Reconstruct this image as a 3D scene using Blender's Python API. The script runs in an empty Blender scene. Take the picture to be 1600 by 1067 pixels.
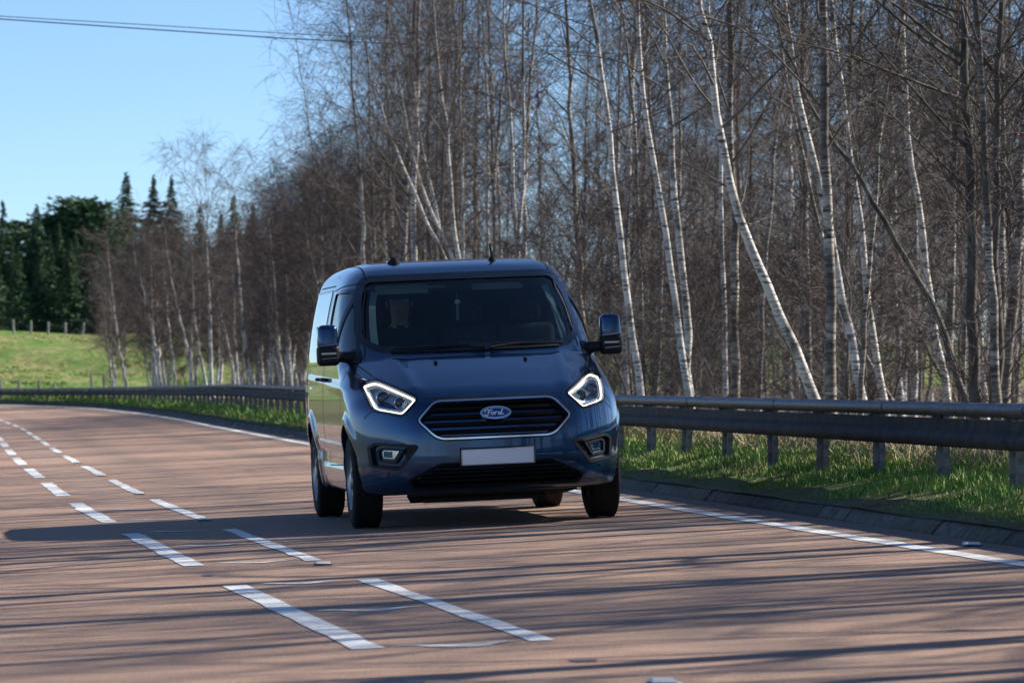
import bpy, bmesh, math, random
import numpy as np
from mathutils import Vector, Matrix

# ------------------------------------------------------------------ camera, sky, sun, exposure
SC = bpy.context.scene
COL = SC.collection
CAM_H = 1.09
FPX, CX, HY = 7300.0, 800.0, 600.0          # focal length in photo pixels, image centre, horizon row
cam_d = bpy.data.cameras.new('camera')
cam_d.sensor_width = 36.0
cam_d.lens = FPX / 1600.0 * 36.0
cam_d.clip_start = 0.5
cam_d.clip_end = 6000.0
cam_d.dof.use_dof = True
cam_d.dof.focus_distance = 33.6
cam_d.dof.aperture_fstop = 7.1
cam_d.dof.aperture_blades = 7
cam = bpy.data.objects.new('camera', cam_d)
COL.objects.link(cam)
cam.location = (0, 0, CAM_H)
cam.rotation_euler = (math.radians(90.0) + math.atan((HY - 533.5) / FPX), 0, 0)
SC.camera = cam

SUN_EL, SUN_AZ = math.radians(37.0), math.radians(70.0)   # azimuth to the right of the view axis
world = bpy.data.worlds.new('World')
SC.world = world
world.use_nodes = True
wn = world.node_tree
wn.nodes.clear()
sky = wn.nodes.new('ShaderNodeTexSky')
sky.sky_type = 'NISHITA'
sky.sun_disc = False
sky.sun_elevation = SUN_EL
sky.sun_rotation = SUN_AZ
sky.altitude = 1500
sky.air_density = 0.72
sky.dust_density = 0.0
sky.ozone_density = 5.5
bg = wn.nodes.new('ShaderNodeBackground')
bg.inputs['Strength'].default_value = 0.093
wo = wn.nodes.new('ShaderNodeOutputWorld')
wn.links.new(sky.outputs[0], bg.inputs['Color'])
wn.links.new(bg.outputs[0], wo.inputs['Surface'])

sun_d = bpy.data.lights.new('sun', 'SUN')
sun_d.energy = 5.0
sun_d.angle = math.radians(0.5)
sun_d.color = (1.0, 0.94, 0.85)
sun = bpy.data.objects.new('sun', sun_d)
COL.objects.link(sun)
sdir = Vector((math.cos(SUN_EL) * math.sin(SUN_AZ), math.cos(SUN_EL) * math.cos(SUN_AZ), math.sin(SUN_EL)))
sun.rotation_euler = (-sdir).to_track_quat('-Z', 'Y').to_euler()
sun.location = (60, 60, 60)

SC.view_settings.view_transform = 'Standard'
SC.view_settings.look = 'None'
SC.view_settings.exposure = 0.8
SC.view_settings.gamma = 1.0
SC.view_settings.use_curve_mapping = False
SC.render.engine = 'CYCLES'
SC.cycles.max_bounces = 8
SC.cycles.transparent_max_bounces = 16
SC.cycles.sample_clamp_indirect = 6.0

# ------------------------------------------------------------------ helpers
def link(name, me, parent=None, mat=None):
    o = bpy.data.objects.new(name, me)
    COL.objects.link(o)
    if parent is not None:
        o.parent = parent
    if mat is not None:
        me.materials.clear()
        for m in (mat if isinstance(mat, (list, tuple)) else [mat]):
            me.materials.append(m)
    return o

def tag(o, label=None, cat=None, group=None, kind=None):
    if label: o['label'] = label
    if cat: o['category'] = cat
    if group: o['group'] = group
    if kind: o['kind'] = kind
    return o

def empty(name, loc=(0, 0, 0), rot=(0, 0, 0), **kw):
    o = bpy.data.objects.new(name, None)
    COL.objects.link(o)
    o.location = loc
    o.rotation_euler = rot
    o.empty_display_size = 0.3
    tag(o, **kw)
    return o

def mesh_np(name, V, F, smooth=False, mi=None):
    """mesh from vertex array and faces: an (n,k) int array, or a list of such arrays."""
    V = np.asarray(V, dtype=np.float32).reshape(-1, 3)
    Fs = F if isinstance(F, list) else [F]
    Fs = [np.asarray(f, dtype=np.int32) for f in Fs if len(f)]
    me = bpy.data.meshes.new(name)
    me.vertices.add(len(V))
    me.vertices.foreach_set('co', V.ravel())
    loops = np.concatenate([f.ravel() for f in Fs])
    tot = np.concatenate([np.full(len(f), f.shape[1], dtype=np.int32) for f in Fs])
    start = np.concatenate([[0], np.cumsum(tot)[:-1]]).astype(np.int32)
    me.loops.add(len(loops))
    me.loops.foreach_set('vertex_index', loops)
    me.polygons.add(len(tot))
    me.polygons.foreach_set('loop_start', start)
    me.polygons.foreach_set('loop_total', tot)
    if mi is not None:
        me.polygons.foreach_set('material_index', np.asarray(mi, dtype=np.int32))
    me.update(calc_edges=True)
    me.polygons.foreach_set('use_smooth', np.full(len(tot), bool(smooth)))
    me.validate()
    return me

class MB:
    """collects boxes, tubes, strips and loose polygons into one mesh"""
    def __init__(self):
        self.v, self.f = [], []
        self.n = 0
    def add(self, V, faces):
        V = [tuple(map(float, p)) for p in V]
        self.v += V
        self.f += [tuple(i + self.n for i in f) for f in faces]
        self.n += len(V)
    def box(self, c, s, rot=None):
        hx, hy, hz = s[0] / 2, s[1] / 2, s[2] / 2
        P = [(-hx, -hy, -hz), (hx, -hy, -hz), (hx, hy, -hz), (-hx, hy, -hz), (-hx, -hy, hz), (hx, -hy, hz), (hx, hy, hz), (-hx, hy, hz)]
        if rot is not None:
            P = [tuple(rot @ Vector(p)) for p in P]
        self.add([(p[0] + c[0], p[1] + c[1], p[2] + c[2]) for p in P],
                 [(0, 3, 2, 1), (4, 5, 6, 7), (0, 1, 5, 4), (1, 2, 6, 5), (2, 3, 7, 6), (3, 0, 4, 7)])
    def tube(self, P, R, k=8, closed=False, caps=True):
        P = [Vector(p) for p in P]
        n = len(P)
        if not hasattr(R, '__len__'): R = [R] * n
        vs, fs = [], []
        prev = None
        for i in range(n):
            if closed:
                t = P[(i + 1) % n] - P[i - 1]
            else:
                t = P[min(i + 1, n - 1)] - P[max(i - 1, 0)]
            t.normalize()
            if prev is None:
                a = Vector((0, 0, 1)) if abs(t.z) < 0.9 else Vector((1, 0, 0))
                u = t.cross(a).normalized()
            else:
                u = (prev - t * prev.dot(t)).normalized()
            prev = u
            w = t.cross(u)
            for j in range(k):
                an = 2 * math.pi * j / k
                vs.append(P[i] + (u * math.cos(an) + w * math.sin(an)) * R[i])
        m = n if closed else n - 1
        for i in range(m):
            i2 = (i + 1) % n
            for j in range(k):
                j2 = (j + 1) % k
                fs.append((i * k + j, i * k + j2, i2 * k + j2, i2 * k + j))
        if caps and not closed:
            fs.append(tuple(reversed(range(k))))
            fs.append(tuple(range((n - 1) * k, n * k)))
        self.add(vs, fs)
    def lathe(self, prof, k=32, axis='x', c=(0, 0, 0), arc=None):
        """prof: (axial, radius) pairs"""
        vs, fs = [], []
        for a, r in prof:
            for j in range(k):
                t = 2 * math.pi * j / k
                p = (a, r * math.cos(t), r * math.sin(t)) if axis == 'x' else ((r * math.cos(t), a, r * math.sin(t)) if axis == 'y' else (r * math.cos(t), r * math.sin(t), a))
                vs.append((p[0] + c[0], p[1] + c[1], p[2] + c[2]))
        for i in range(len(prof) - 1):
            for j in range(k):
                j2 = (j + 1) % k
                fs.append((i * k + j, i * k + j2, (i + 1) * k + j2, (i + 1) * k + j))
        self.add(vs, fs)
    def strip(self, A, B):
        n = len(A)
        self.add(list(A) + list(B), [(i, i + 1, n + i + 1, n + i) for i in range(n - 1)])
    def mesh(self, name, smooth=False):
        me = bpy.data.meshes.new(name)
        me.from_pydata(self.v, [], self.f)
        bm = bmesh.new()
        bm.from_mesh(me)
        bmesh.ops.recalc_face_normals(bm, faces=bm.faces)
        bm.to_mesh(me)
        bm.free()
        if smooth:
            me.polygons.foreach_set('use_smooth', [True] * len(me.polygons))
            try:
                me.set_sharp_from_angle(angle=math.radians(42))
            except Exception:
                pass
        me.update()
        return me
    def build(self, name, mat, parent=None, smooth=False):
        return link(name, self.mesh(name, smooth), parent, mat)

def rounded_box(name, size, r, mat, parent=None, loc=(0, 0, 0), rot=None, seg=3, taper=None):
    bm = bmesh.new()
    bmesh.ops.create_cube(bm, size=1.0)
    for v in bm.verts:
        v.co = Vector((v.co.x * size[0], v.co.y * size[1], v.co.z * size[2]))
        if taper: v.co = Vector(taper(v.co))
    bmesh.ops.bevel(bm, geom=list(bm.edges), offset=r, segments=seg, profile=0.5, affect='EDGES')
    if rot is not None: bmesh.ops.transform(bm, matrix=rot.to_4x4(), verts=bm.verts)
    bmesh.ops.translate(bm, vec=Vector(loc), verts=bm.verts)
    me = bpy.data.meshes.new(name)
    bm.to_mesh(me)
    bm.free()
    me.polygons.foreach_set('use_smooth', [True] * len(me.polygons))
    return link(name, me, parent, mat)

# ------------------------------------------------------------------ materials
def mat(name, base=(0.5, 0.5, 0.5), rough=0.6, metal=0.0, coat=0.0, coat_rough=0.03, spec=0.5, build=None):
    m = bpy.data.materials.new(name)
    m.use_nodes = True
    nt = m.node_tree
    b = nt.nodes['Principled BSDF']
    b.inputs['Base Color'].default_value = (*base, 1)
    b.inputs['Roughness'].default_value = rough
    b.inputs['Metallic'].default_value = metal
    b.inputs['Coat Weight'].default_value = coat
    b.inputs['Coat Roughness'].default_value = coat_rough
    b.inputs['Specular IOR Level'].default_value = spec
    if build: build(nt, b)
    return m

def nd(nt, t, **kw):
    n = nt.nodes.new(t)
    for k, v in kw.items():
        if k.startswith('i_'):
            n.inputs[k[2:].replace('_', ' ')].default_value = v
        else:
            setattr(n, k, v)
    return n

def noise(nt, scale, detail=4, rough=0.55, vec=None, stretch=None):
    n = nt.nodes.new('ShaderNodeTexNoise')
    n.inputs['Scale'].default_value = scale
    n.inputs['Detail'].default_value = detail
    n.inputs['Roughness'].default_value = rough
    tc = nt.nodes.new('ShaderNodeTexCoord')
    mp = nt.nodes.new('ShaderNodeMapping')
    if stretch: mp.inputs['Scale'].default_value = stretch
    nt.links.new(tc.outputs[vec or 'Object'], mp.inputs[0])
    nt.links.new(mp.outputs[0], n.inputs['Vector'])
    return n

def ramp(nt, src, stops):
    r = nt.nodes.new('ShaderNodeValToRGB')
    el = r.color_ramp.elements
    while len(el) < len(stops): el.new(0.5)
    for e, (p, c) in zip(el, stops):
        e.position = p
        e.color = (*c, 1) if len(c) == 3 else c
    nt.links.new(src, r.inputs[0])
    return r

def mixc(nt, fac, a, b, mode='MIX'):
    m = nt.nodes.new('ShaderNodeMix')
    m.data_type = 'RGBA'
    m.blend_type = mode
    for sock, val in ((m.inputs[0], fac), (m.inputs[6], a), (m.inputs[7], b)):
        if hasattr(val, 'is_output'): nt.links.new(val, sock)
        elif isinstance(val, (tuple, list)): sock.default_value = (*val, 1) if len(val) == 3 else val
        else: sock.default_value = val
    return m.outputs[2]

def bump(nt, b, h, strength=0.3, dist=0.02):
    n = nt.nodes.new('ShaderNodeBump')
    n.inputs['Strength'].default_value = strength
    n.inputs['Distance'].default_value = dist
    nt.links.new(h, n.inputs['Height'])
    nt.links.new(n.outputs[0], b.inputs['Normal'])

def m_two(name, c1, c2, scale, rough=0.85, lo=0.35, hi=0.65, stretch=None, bumps=0.0, detail=5, **kw):
    def bd(nt, b):
        n = noise(nt, scale, detail, 0.6, stretch=stretch)
        r = ramp(nt, n.outputs['Fac'], [(lo, c1), (hi, c2)])
        nt.links.new(r.outputs[0], b.inputs['Base Color'])
        if bumps: bump(nt, b, n.outputs['Fac'], bumps, 0.02)
    return mat(name, c1, rough, build=bd, **kw)

def road_nodes(nt, b):
    fine = noise(nt, 95, 2, 0.7)
    mid = noise(nt, 3.0, 5, 0.6)
    big = noise(nt, 0.35, 4, 0.55)
    r = ramp(nt, fine.outputs['Fac'], [(0.30, (0.13, 0.085, 0.06)), (0.5, (0.335, 0.198, 0.135)), (0.70, (0.58, 0.43, 0.32))])
    c = mixc(nt, ramp(nt, mid.outputs['Fac'], [(0.35, (0, 0, 0)), (0.7, (0.5, 0.5, 0.5))]).outputs[0], r.outputs[0], (0.27, 0.178, 0.135))
    c = mixc(nt, ramp(nt, big.outputs['Fac'], [(0.4, (0, 0, 0)), (0.65, (0.35, 0.35, 0.35))]).outputs[0], c, (0.37, 0.228, 0.16))
    # wheel tracks polished by traffic and the grey dirty margin by the kerb, along the lane offset stored per vertex
    at = nt.nodes.new('ShaderNodeAttribute'); at.attribute_name = 'off'
    wob = noise(nt, 1.4, 4, 0.6)
    ad = nt.nodes.new('ShaderNodeMath'); ad.operation = 'MULTIPLY_ADD'
    nt.links.new(wob.outputs['Fac'], ad.inputs[0]); ad.inputs[1].default_value = 0.35
    nt.links.new(at.outputs['Fac'], ad.inputs[2])
    mr = nt.nodes.new('ShaderNodeMapRange'); mr.inputs[1].default_value = -5; mr.inputs[2].default_value = 5
    nt.links.new(ad.outputs[0], mr.inputs[0])
    def pos(o): return (o + 0.17 + 5) / 10
    k = 0.48
    edge = ramp(nt, mr.outputs[0], [(0, (0, 0, 0)), (pos(0.25), (0, 0, 0)), (pos(0.75), (k, k, k)), (pos(1.15), (0, 0, 0)), (pos(2.1), (0, 0, 0)), (pos(2.5), (k, k, k)), (pos(2.85), (0, 0, 0)), (pos(3.35), (0, 0, 0)), (pos(3.62), (0.85, 0.85, 0.85))])
    c = mixc(nt, edge.outputs[0], c, (0.19, 0.135, 0.108))
    nt.links.new(c, b.inputs['Base Color'])
    bump(nt, b, fine.outputs['Fac'], 0.55, 0.008)
M_ROAD = mat('red_chip_road', rough=0.82, build=road_nodes)

def paint_nodes(nt, b):
    n = noise(nt, 22, 5, 0.7)
    w = noise(nt, 1.3, 3, 0.6)
    c = ramp(nt, n.outputs['Fac'], [(0.33, (0.36, 0.29, 0.25)), (0.44, (0.74, 0.75, 0.73)), (0.7, (0.82, 0.83, 0.81))])
    c2 = mixc(nt, ramp(nt, w.outputs['Fac'], [(0.5, (0, 0, 0)), (0.75, (0.3, 0.3, 0.3))]).outputs[0], c.outputs[0], (0.5, 0.46, 0.43))
    nt.links.new(c2, b.inputs['Base Color'])
    f = noise(nt, 110, 2, 0.7)
    bump(nt, b, f.outputs['Fac'], 0.4, 0.006)
M_LINE = mat('white_road_paint', rough=0.6, build=paint_nodes)
M_THIN = m_two('worn_white_paint', (0.46, 0.40, 0.37), (0.74, 0.74, 0.72), 14, 0.7, 0.38, 0.5)
M_TAR = m_two('tar_patch', (0.10, 0.085, 0.08), (0.18, 0.14, 0.125), 9, 0.55)
M_KERB = m_two('dirty_kerb_concrete', (0.035, 0.032, 0.028), (0.085, 0.078, 0.068), 9, 0.9, bumps=0.6)
def verge_nodes(nt, b):
    n = noise(nt, 2.2, 6, 0.65)
    m = noise(nt, 16, 5, 0.65)
    c = ramp(nt, n.outputs['Fac'], [(0.38, (0.085, 0.062, 0.038)), (0.46, (0.17, 0.15, 0.055)), (0.58, (0.10, 0.17, 0.035))])
    c2 = mixc(nt, 0.5, c.outputs[0], ramp(nt, m.outputs['Fac'], [(0.35, (0.04, 0.04, 0.025)), (0.65, (0.20, 0.17, 0.08))]).outputs[0])
    nt.links.new(c2, b.inputs['Base Color'])
    bump(nt, b, m.outputs['Fac'], 0.8, 0.05)
M_VERGE = mat('verge_earth', rough=0.95, spec=0.2, build=verge_nodes)
M_FLOOR = m_two('wood_floor_litter', (0.05, 0.038, 0.024), (0.17, 0.13, 0.075), 3.5, 0.95, 0.3, 0.72, bumps=0.7, spec=0.15)
M_GROUND = m_two('far_ground', (0.05, 0.075, 0.025), (0.11, 0.12, 0.05), 0.05, 0.95, spec=0.1)
def field_nodes(nt, b):
    n = noise(nt, 0.22, 7, 0.72, stretch=(1, 0.45, 2.5))
    m = noise(nt, 1.1, 5, 0.7)
    c = ramp(nt, n.outputs['Fac'], [(0.32, (0.08, 0.20, 0.035)), (0.46, (0.17, 0.26, 0.06)), (0.56, (0.30, 0.29, 0.12)), (0.68, (0.38, 0.30, 0.15))])
    c2 = mixc(nt, ramp(nt, m.outputs['Fac'], [(0.36, (0.7, 0.7, 0.7)), (0.6, (0, 0, 0))]).outputs[0], c.outputs[0], (0.06, 0.12, 0.03))
    nt.links.new(c2, b.inputs['Base Color'])
    bump(nt, b, m.outputs['Fac'], 1.0, 0.5)
M_FIELD = mat('rough_pasture', rough=0.95, spec=0.1, build=field_nodes)

def bark_nodes(nt, b):
    band = noise(nt, 6.0, 4, 0.65, stretch=(1.0, 1.0, 5.5))
    blot = noise(nt, 1.7, 5, 0.6, stretch=(1, 1, 0.8))
    c = ramp(nt, band.outputs['Fac'], [(0.33, (0.05, 0.042, 0.036)), (0.41, (0.25, 0.22, 0.19)), (0.49, (0.74, 0.70, 0.63)), (0.7, (0.86, 0.82, 0.76))])
    c2 = mixc(nt, ramp(nt, blot.outputs['Fac'], [(0.50, (0, 0, 0)), (0.62, (0.9, 0.9, 0.9))]).outputs[0], c.outputs[0], (0.085, 0.072, 0.058))
    # the young wood high in the tree is brown
    tc = nt.nodes.new('ShaderNodeTexCoord')
    sp = nt.nodes.new('ShaderNodeSeparateXYZ')
    nt.links.new(tc.outputs['Object'], sp.inputs[0])
    mr = nt.nodes.new('ShaderNodeMapRange')
    nt.links.new(sp.outputs[2], mr.inputs[0])
    mr.inputs[1].default_value = 4.5; mr.inputs[2].default_value = 9.5; mr.inputs[3].default_value = 0.05; mr.inputs[4].default_value = 0.85
    c3 = mixc(nt, mr.outputs[0], c2, (0.13, 0.105, 0.09))
    nt.links.new(c3, b.inputs['Base Color'])
    bump(nt, b, band.outputs['Fac'], 0.5, 0.01)
M_BARK = mat('birch_bark', rough=0.75, spec=0.3, build=bark_nodes)
def bark2_nodes(nt, b):
    band = noise(nt, 6.0, 4, 0.65, stretch=(1.0, 1.0, 5.5))
    blot = noise(nt, 0.9, 5, 0.6, stretch=(1, 1, 0.7))
    c = ramp(nt, band.outputs['Fac'], [(0.36, (0.05, 0.042, 0.036)), (0.46, (0.20, 0.17, 0.145)), (0.56, (0.50, 0.46, 0.40)), (0.72, (0.66, 0.61, 0.53))])
    c2 = mixc(nt, ramp(nt, blot.outputs['Fac'], [(0.42, (0, 0, 0)), (0.54, (0.92, 0.92, 0.92))]).outputs[0], c.outputs[0], (0.10, 0.082, 0.066))
    nt.links.new(c2, b.inputs['Base Color'])
    bump(nt, b, band.outputs['Fac'], 0.5, 0.01)
M_BARK2 = mat('dull_birch_bark', rough=0.8, spec=0.25, build=bark2_nodes)
M_DBARK = m_two('dark_alder_bark', (0.045, 0.04, 0.034), (0.17, 0.155, 0.13), 8, 0.85, stretch=(1, 1, 0.4), bumps=0.6, spec=0.3)
M_LIMB = m_two('birch_limb_bark', (0.085, 0.067, 0.058), (0.24, 0.21, 0.185), 2.5, 0.8, spec=0.3)
M_TWIG = m_two('birch_twigs', (0.050, 0.037, 0.031), (0.110, 0.082, 0.068), 0.8, 0.8, spec=0.25)
M_TWIG2 = m_two('red_brown_twigs', (0.068, 0.051, 0.046), (0.15, 0.116, 0.103), 0.6, 0.8, spec=0.2)
M_NEEDLE = m_two('spruce_needles', (0.025, 0.065, 0.032), (0.085, 0.150, 0.065), 0.9, 0.8, spec=0.2)
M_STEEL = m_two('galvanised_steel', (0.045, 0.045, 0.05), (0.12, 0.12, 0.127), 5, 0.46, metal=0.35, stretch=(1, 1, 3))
M_WEB = m_two('shaded_steel', (0.018, 0.017, 0.017), (0.05, 0.047, 0.045), 7, 0.75, spec=0.25)  # same steel as the upper rail, darkened: shade on the lower face is in the colour
M_POST = m_two('galvanised_post', (0.13, 0.128, 0.125), (0.28, 0.275, 0.27), 11, 0.65, metal=0.3)
M_WOOD = m_two('weathered_fence_wood', (0.20, 0.18, 0.15), (0.38, 0.35, 0.30), 9, 0.9, stretch=(1, 1, .2))
M_WIRE = mat('wire', (0.06, 0.06, 0.065), 0.5, 0.6)
def grass_nodes(nt, b):
    n = noise(nt, 0.9, 4, 0.6)
    m = noise(nt, 25, 2, 0.6)
    c = ramp(nt, n.outputs['Fac'], [(0.34, (0.34, 0.31, 0.10)), (0.46, (0.20, 0.33, 0.055)), (0.62, (0.11, 0.25, 0.04))])
    c2 = mixc(nt, ramp(nt, m.outputs['Fac'], [(0.4, (0, 0, 0)), (0.7, (0.5, 0.5, 0.5))]).outputs[0], c.outputs[0], (0.15, 0.19, 0.05))
    nt.links.new(c2, b.inputs['Base Color'])
M_GRASS = mat('verge_grass', rough=0.6, spec=0.3, build=grass_nodes)
M_STRAW = m_two('dead_straw', (0.24, 0.17, 0.09), (0.50, 0.40, 0.25), 6, 0.8, spec=0.2)

# ------------------------------------------------------------------ road geometry: a curve of stations
E = 0.042                                                    # superelevation: the outside of the bend is higher
_Y = np.array([-60, -40, 0, 19.8, 29.2, 38.2, 47.1, 56.2, 64.3, 73.6, 93.6, 117, 143, 168, 184, 210, 240, 280, 330.])
_X = np.array([12.3, 9.4, 3.15, 0.139, -1.28, -2.57, -3.80, -4.94, -5.97, -7.12, -9.5, -12.3, -15.7, -19.4, -22.3, -29.0, -40, -60, -92.])
_w = np.interp(np.arange(-60, 331), _Y, _X)
_k = np.hanning(19); _k /= _k.sum()
_pad = np.concatenate([_w[0] + (_w[1] - _w[0]) * np.arange(-9, 0), _w, _w[-1] + (_w[-1] - _w[-2]) * np.arange(1, 10)])
_XS = np.convolve(_pad, _k, 'valid')
YS = np.arange(-60, 331).astype(float)
def road_x(y): return np.interp(y, YS, _XS)
def road_dx(y): return (road_x(np.asarray(y) + 0.7) - road_x(np.asarray(y) - 0.7)) / 1.4
def w_edge(y): return np.interp(y, [-60, 25, 38, 73, 103, 131, 170, 330], [3.2, 3.27, 3.45, 3.8, 3.95, 4.25, 4.5, 4.6])
def at(y, off):
    d = road_dx(y); s = 1 / np.sqrt(1 + d * d)
    return road_x(y) + off * s, y - off * d * s
KERB_OFF, RAIL_OFF = 0.48, 1.32
def ground_z(y, off):
    """height of road, verge and wood floor at a lateral offset from the centre line"""
    k = w_edge(y) + KERB_OFF
    o = off - k
    road = E * off
    verge = E * k + 0.092 + np.interp(o, [0.12, 0.5, 0.9, 2.5, 6, 40, 80], [0, 0.07, 0.15, 0.18, 0.15, 0.33, 1.03])
    left = -4.3
    lz = E * left + 0.02 - np.interp(left - off, [0, 1, 6, 30], [0, 0.0, 0.25, 0.4])
    return np.where(o > 0, verge, np.where(off < left, lz, road))
def P(y, off, dz=0.0):
    x, yy = at(y, off)
    return (float(x), float(yy), float(ground_z(y, off)) + dz)
def px(x, y, Y):
    """photo pixel at depth Y -> world point"""
    return ((x - CX) / FPX * Y, Y, CAM_H + (HY - y) / FPX * Y)

def sheet(name, ys, offs, mat_, zf, parent=None, attr=False):
    ys, offs = np.asarray(ys, float), offs
    V, O = [], []
    for y in ys:
        for o in (offs(y) if callable(offs) else offs):
            x, yy = at(y, o)
            V.append((x, yy, zf(y, o))); O.append(o)
    m = len(V) // len(ys)
    i = np.arange(len(ys) - 1)[:, None] * m + np.arange(m - 1)[None, :]
    F = np.stack([i, i + 1, i + m + 1, i + m], -1).reshape(-1, 4)
    me = mesh_np(name, V, F, True)
    if attr:
        a = me.attributes.new('off', 'FLOAT', 'POINT')
        a.data.foreach_set('value', np.asarray(O, dtype=np.float32))
    return link(name, me, parent, mat_)

rng = np.random.default_rng(7)
ystat = np.concatenate([np.arange(-60, 100, 1.0), np.arange(100, 326, 2.0)])
road = sheet('road', ystat, lambda y: list(np.linspace(-4.3, -1.2, 8)) + list(np.linspace(-0.8, w_edge(y) + KERB_OFF + 0.03, 22)), M_ROAD, lambda y, o: E * o, attr=True)
tag(road, kind='structure', label='red chip-sealed road curving away to the left')
LEFT_EDGE = -4.3
left_verge = sheet('left_verge', ystat[::2], [-40, -25, -10, -6, -5, -4.55, -4.27], M_VERGE, lambda y, o: float(ground_z(y, o)) + (0.0 if o < -4.3 else -0.004))
tag(left_verge, kind='structure')
verge = sheet('verge', ystat, lambda y: w_edge(y) + KERB_OFF + np.array([0.06, 0.13, 0.25, 0.4, 0.55, 0.75, 0.95, 1.3, 2.0, 3.0]), M_VERGE,
              lambda y, o: float(ground_z(y, o)) + 0.02 * math.sin(y * 1.7 + o * 3) * (1 if o - w_edge(y) > 0.75 else 0.3))
tag(verge, kind='structure')
wood_floor = sheet('wood_floor', ystat[::2], lambda y: w_edge(y) + KERB_OFF + np.array([2.95, 4, 6, 10, 18, 30, 60, 110]), M_FLOOR, lambda y, o: float(ground_z(y, o)) - (0.03 if o - w_edge(y) < 3.5 else 0))
tag(wood_floor, kind='structure')
g = MB(); g.add([(-3500, -3000, -1.6), (3500, -3000, -1.6), (3500, 4500, -1.6), (-3500, 4500, -1.6)], [(0, 1, 2, 3)])
tag(g.build('ground', M_GROUND), kind='structure')

# painted markings: pieces of the road
def ribbon(name, y0, y1, off, width, mat_, dz=0.004, step=0.5, rag=0.0):
    n = max(2, int((y1 - y0) / step) + 1)
    ys = np.linspace(y0, y1, n)
    A, B = [], []
    for i, y in enumerate(ys):
        o = off(y) if callable(off) else off
        ja, jb = rng.normal(0, rag, 2) if rag else (0, 0)
        for L, oo in ((A, o - width / 2 + ja), (B, o + width / 2 + jb)):
            x, yy = at(y, oo)
            L.append((x, yy, E * oo + dz))
    m = MB(); m.strip(A, B)
    return m.build(name, mat_, road)
for k in range(-2, 21):
    y0 = 19.85 + 9.0 * k
    ribbon('centre_dash', y0, y0 + 6.25, 0.0, 0.105, M_LINE, rag=0.007)
    ribbon('centre_dash', y0 + 0.05, y0 + 6.25, -0.74, 0.135, M_LINE, rag=0.007)
for k in range(14):
    ribbon('edge_line', -55 + 26 * k, min(-55 + 26 * (k + 1), 318), lambda y: w_edge(y), 0.135, M_LINE, rag=0.006)
ribbon('edge_line', -55, 150, lambda y: -3.75, 0.13, M_LINE, rag=0.006)
hy = 13.9
hi = 0
while hy < 120:
    n = 12
    A, B = [], []
    o0, o1 = -0.64 + rng.uniform(-.03, .03), -0.10 + rng.uniform(-.05, .03)
    ph = rng.uniform(0, 6)
    for i in range(n):
        t = i / (n - 1)
        o = o0 + (o1 - o0) * t
        hw = 0.085 * min(1, 4 * t + 0.12, 3.0 * (1 - t) + 0.1) * (0.85 + 0.3 * math.sin(ph + 5 * t))
        yc = hy + 0.10 * math.sin(2.2 * t * math.pi + ph * .2) - 0.06 * t + 0.04 * rng.normal()*0.3
        for L, yy in ((A, yc - hw), (B, yc + hw)):
            x, y2 = at(yy, o)
            L.append((x, y2, E * o + 0.004))
    m = MB(); m.strip(A, B)
    m.build('hatch_mark', M_THIN, road)
    hy += 3.02 + rng.uniform(-.08, .08)
for (tx, ty, w, l) in ((640, 1046, 0.085, 0.16), (912, 1030, 0.11, 0.12), (325, 889, .06, .12)):
    Yp = FPX * (CAM_H) / (ty - HY)
    X0 = (tx - CX) / FPX * Yp
    o0 = X0 - road_x(Yp)
    pts = []
    for i in range(14):
        a = 2 * math.pi * i / 14
        r = 0.75 + 0.35 * rng.random()
        x, yy = at(Yp + l * r * math.sin(a), o0 + w * r * math.cos(a) * .6)
        pts.append((x, yy, E * (o0 + w * r * math.cos(a) * .6) + 0.004))
    m = MB(); m.add(pts, [tuple(range(14))]); m.build('tar_patch', M_TAR, road)

# road studs
M_STUDW = mat('stud_white', (0.75, 0.75, 0.72), 0.45)
M_STUDB = mat('stud_rubber', (0.06, 0.06, 0.06), 0.6)
def stud_things():
    spots = [(yy, -0.02, 'centre') for yy in (17.0, 28.2, 37.3, 46.2, 55.3, 64.2, 73.3)] + [(26.6 + 18 * k, None, 'edge') for k in range(0, 5)]
    for y, o, kind in spots:
        oo = o if o is not None else float(w_edge(y)) + 0.30
        p = P(y, oo)
        t = empty('road_stud', (p[0], p[1], p[2] + 0.003), (0, 0, -math.atan(float(road_dx(y)))))
        if kind == 'centre':
            tag(t, label='small pale road stud in a gap of the right hand centre dashes', cat='road stud', group='road studs along the centre dashes')
            if abs(y - 28.2) < .1: t['label'] = 'nearest pale road stud, in the gap beyond the nearest pair of centre dashes'
            if abs(y - 37.3) < .05: t['label'] = "bluish road stud lying at the edge of the van's shadow"
        else:
            tag(t, label='small white road stud between the edge line and the kerb', cat='road stud', group='road studs along the kerb')
        b = MB(); b.box((0, 0, 0.003), (0.10, 0.12, 0.006)); b.build('stud_casting', M_STUDB, t)
        b = MB(); b.add([(-.045, -.055, .008), (.045, -.055, .008), (.045, .055, .008), (-.045, .055, .008), (-.038, -.035, .020), (.038, -.035, .020), (.038, .035, .020), (-.038, .035, .020)],
                        [(4, 5, 6, 7), (0, 1, 5, 4), (1, 2, 6, 5), (2, 3, 7, 6), (3, 0, 4, 7)])
        b.build('stud_reflector', M_STUDW, t)
stud_things()

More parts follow.
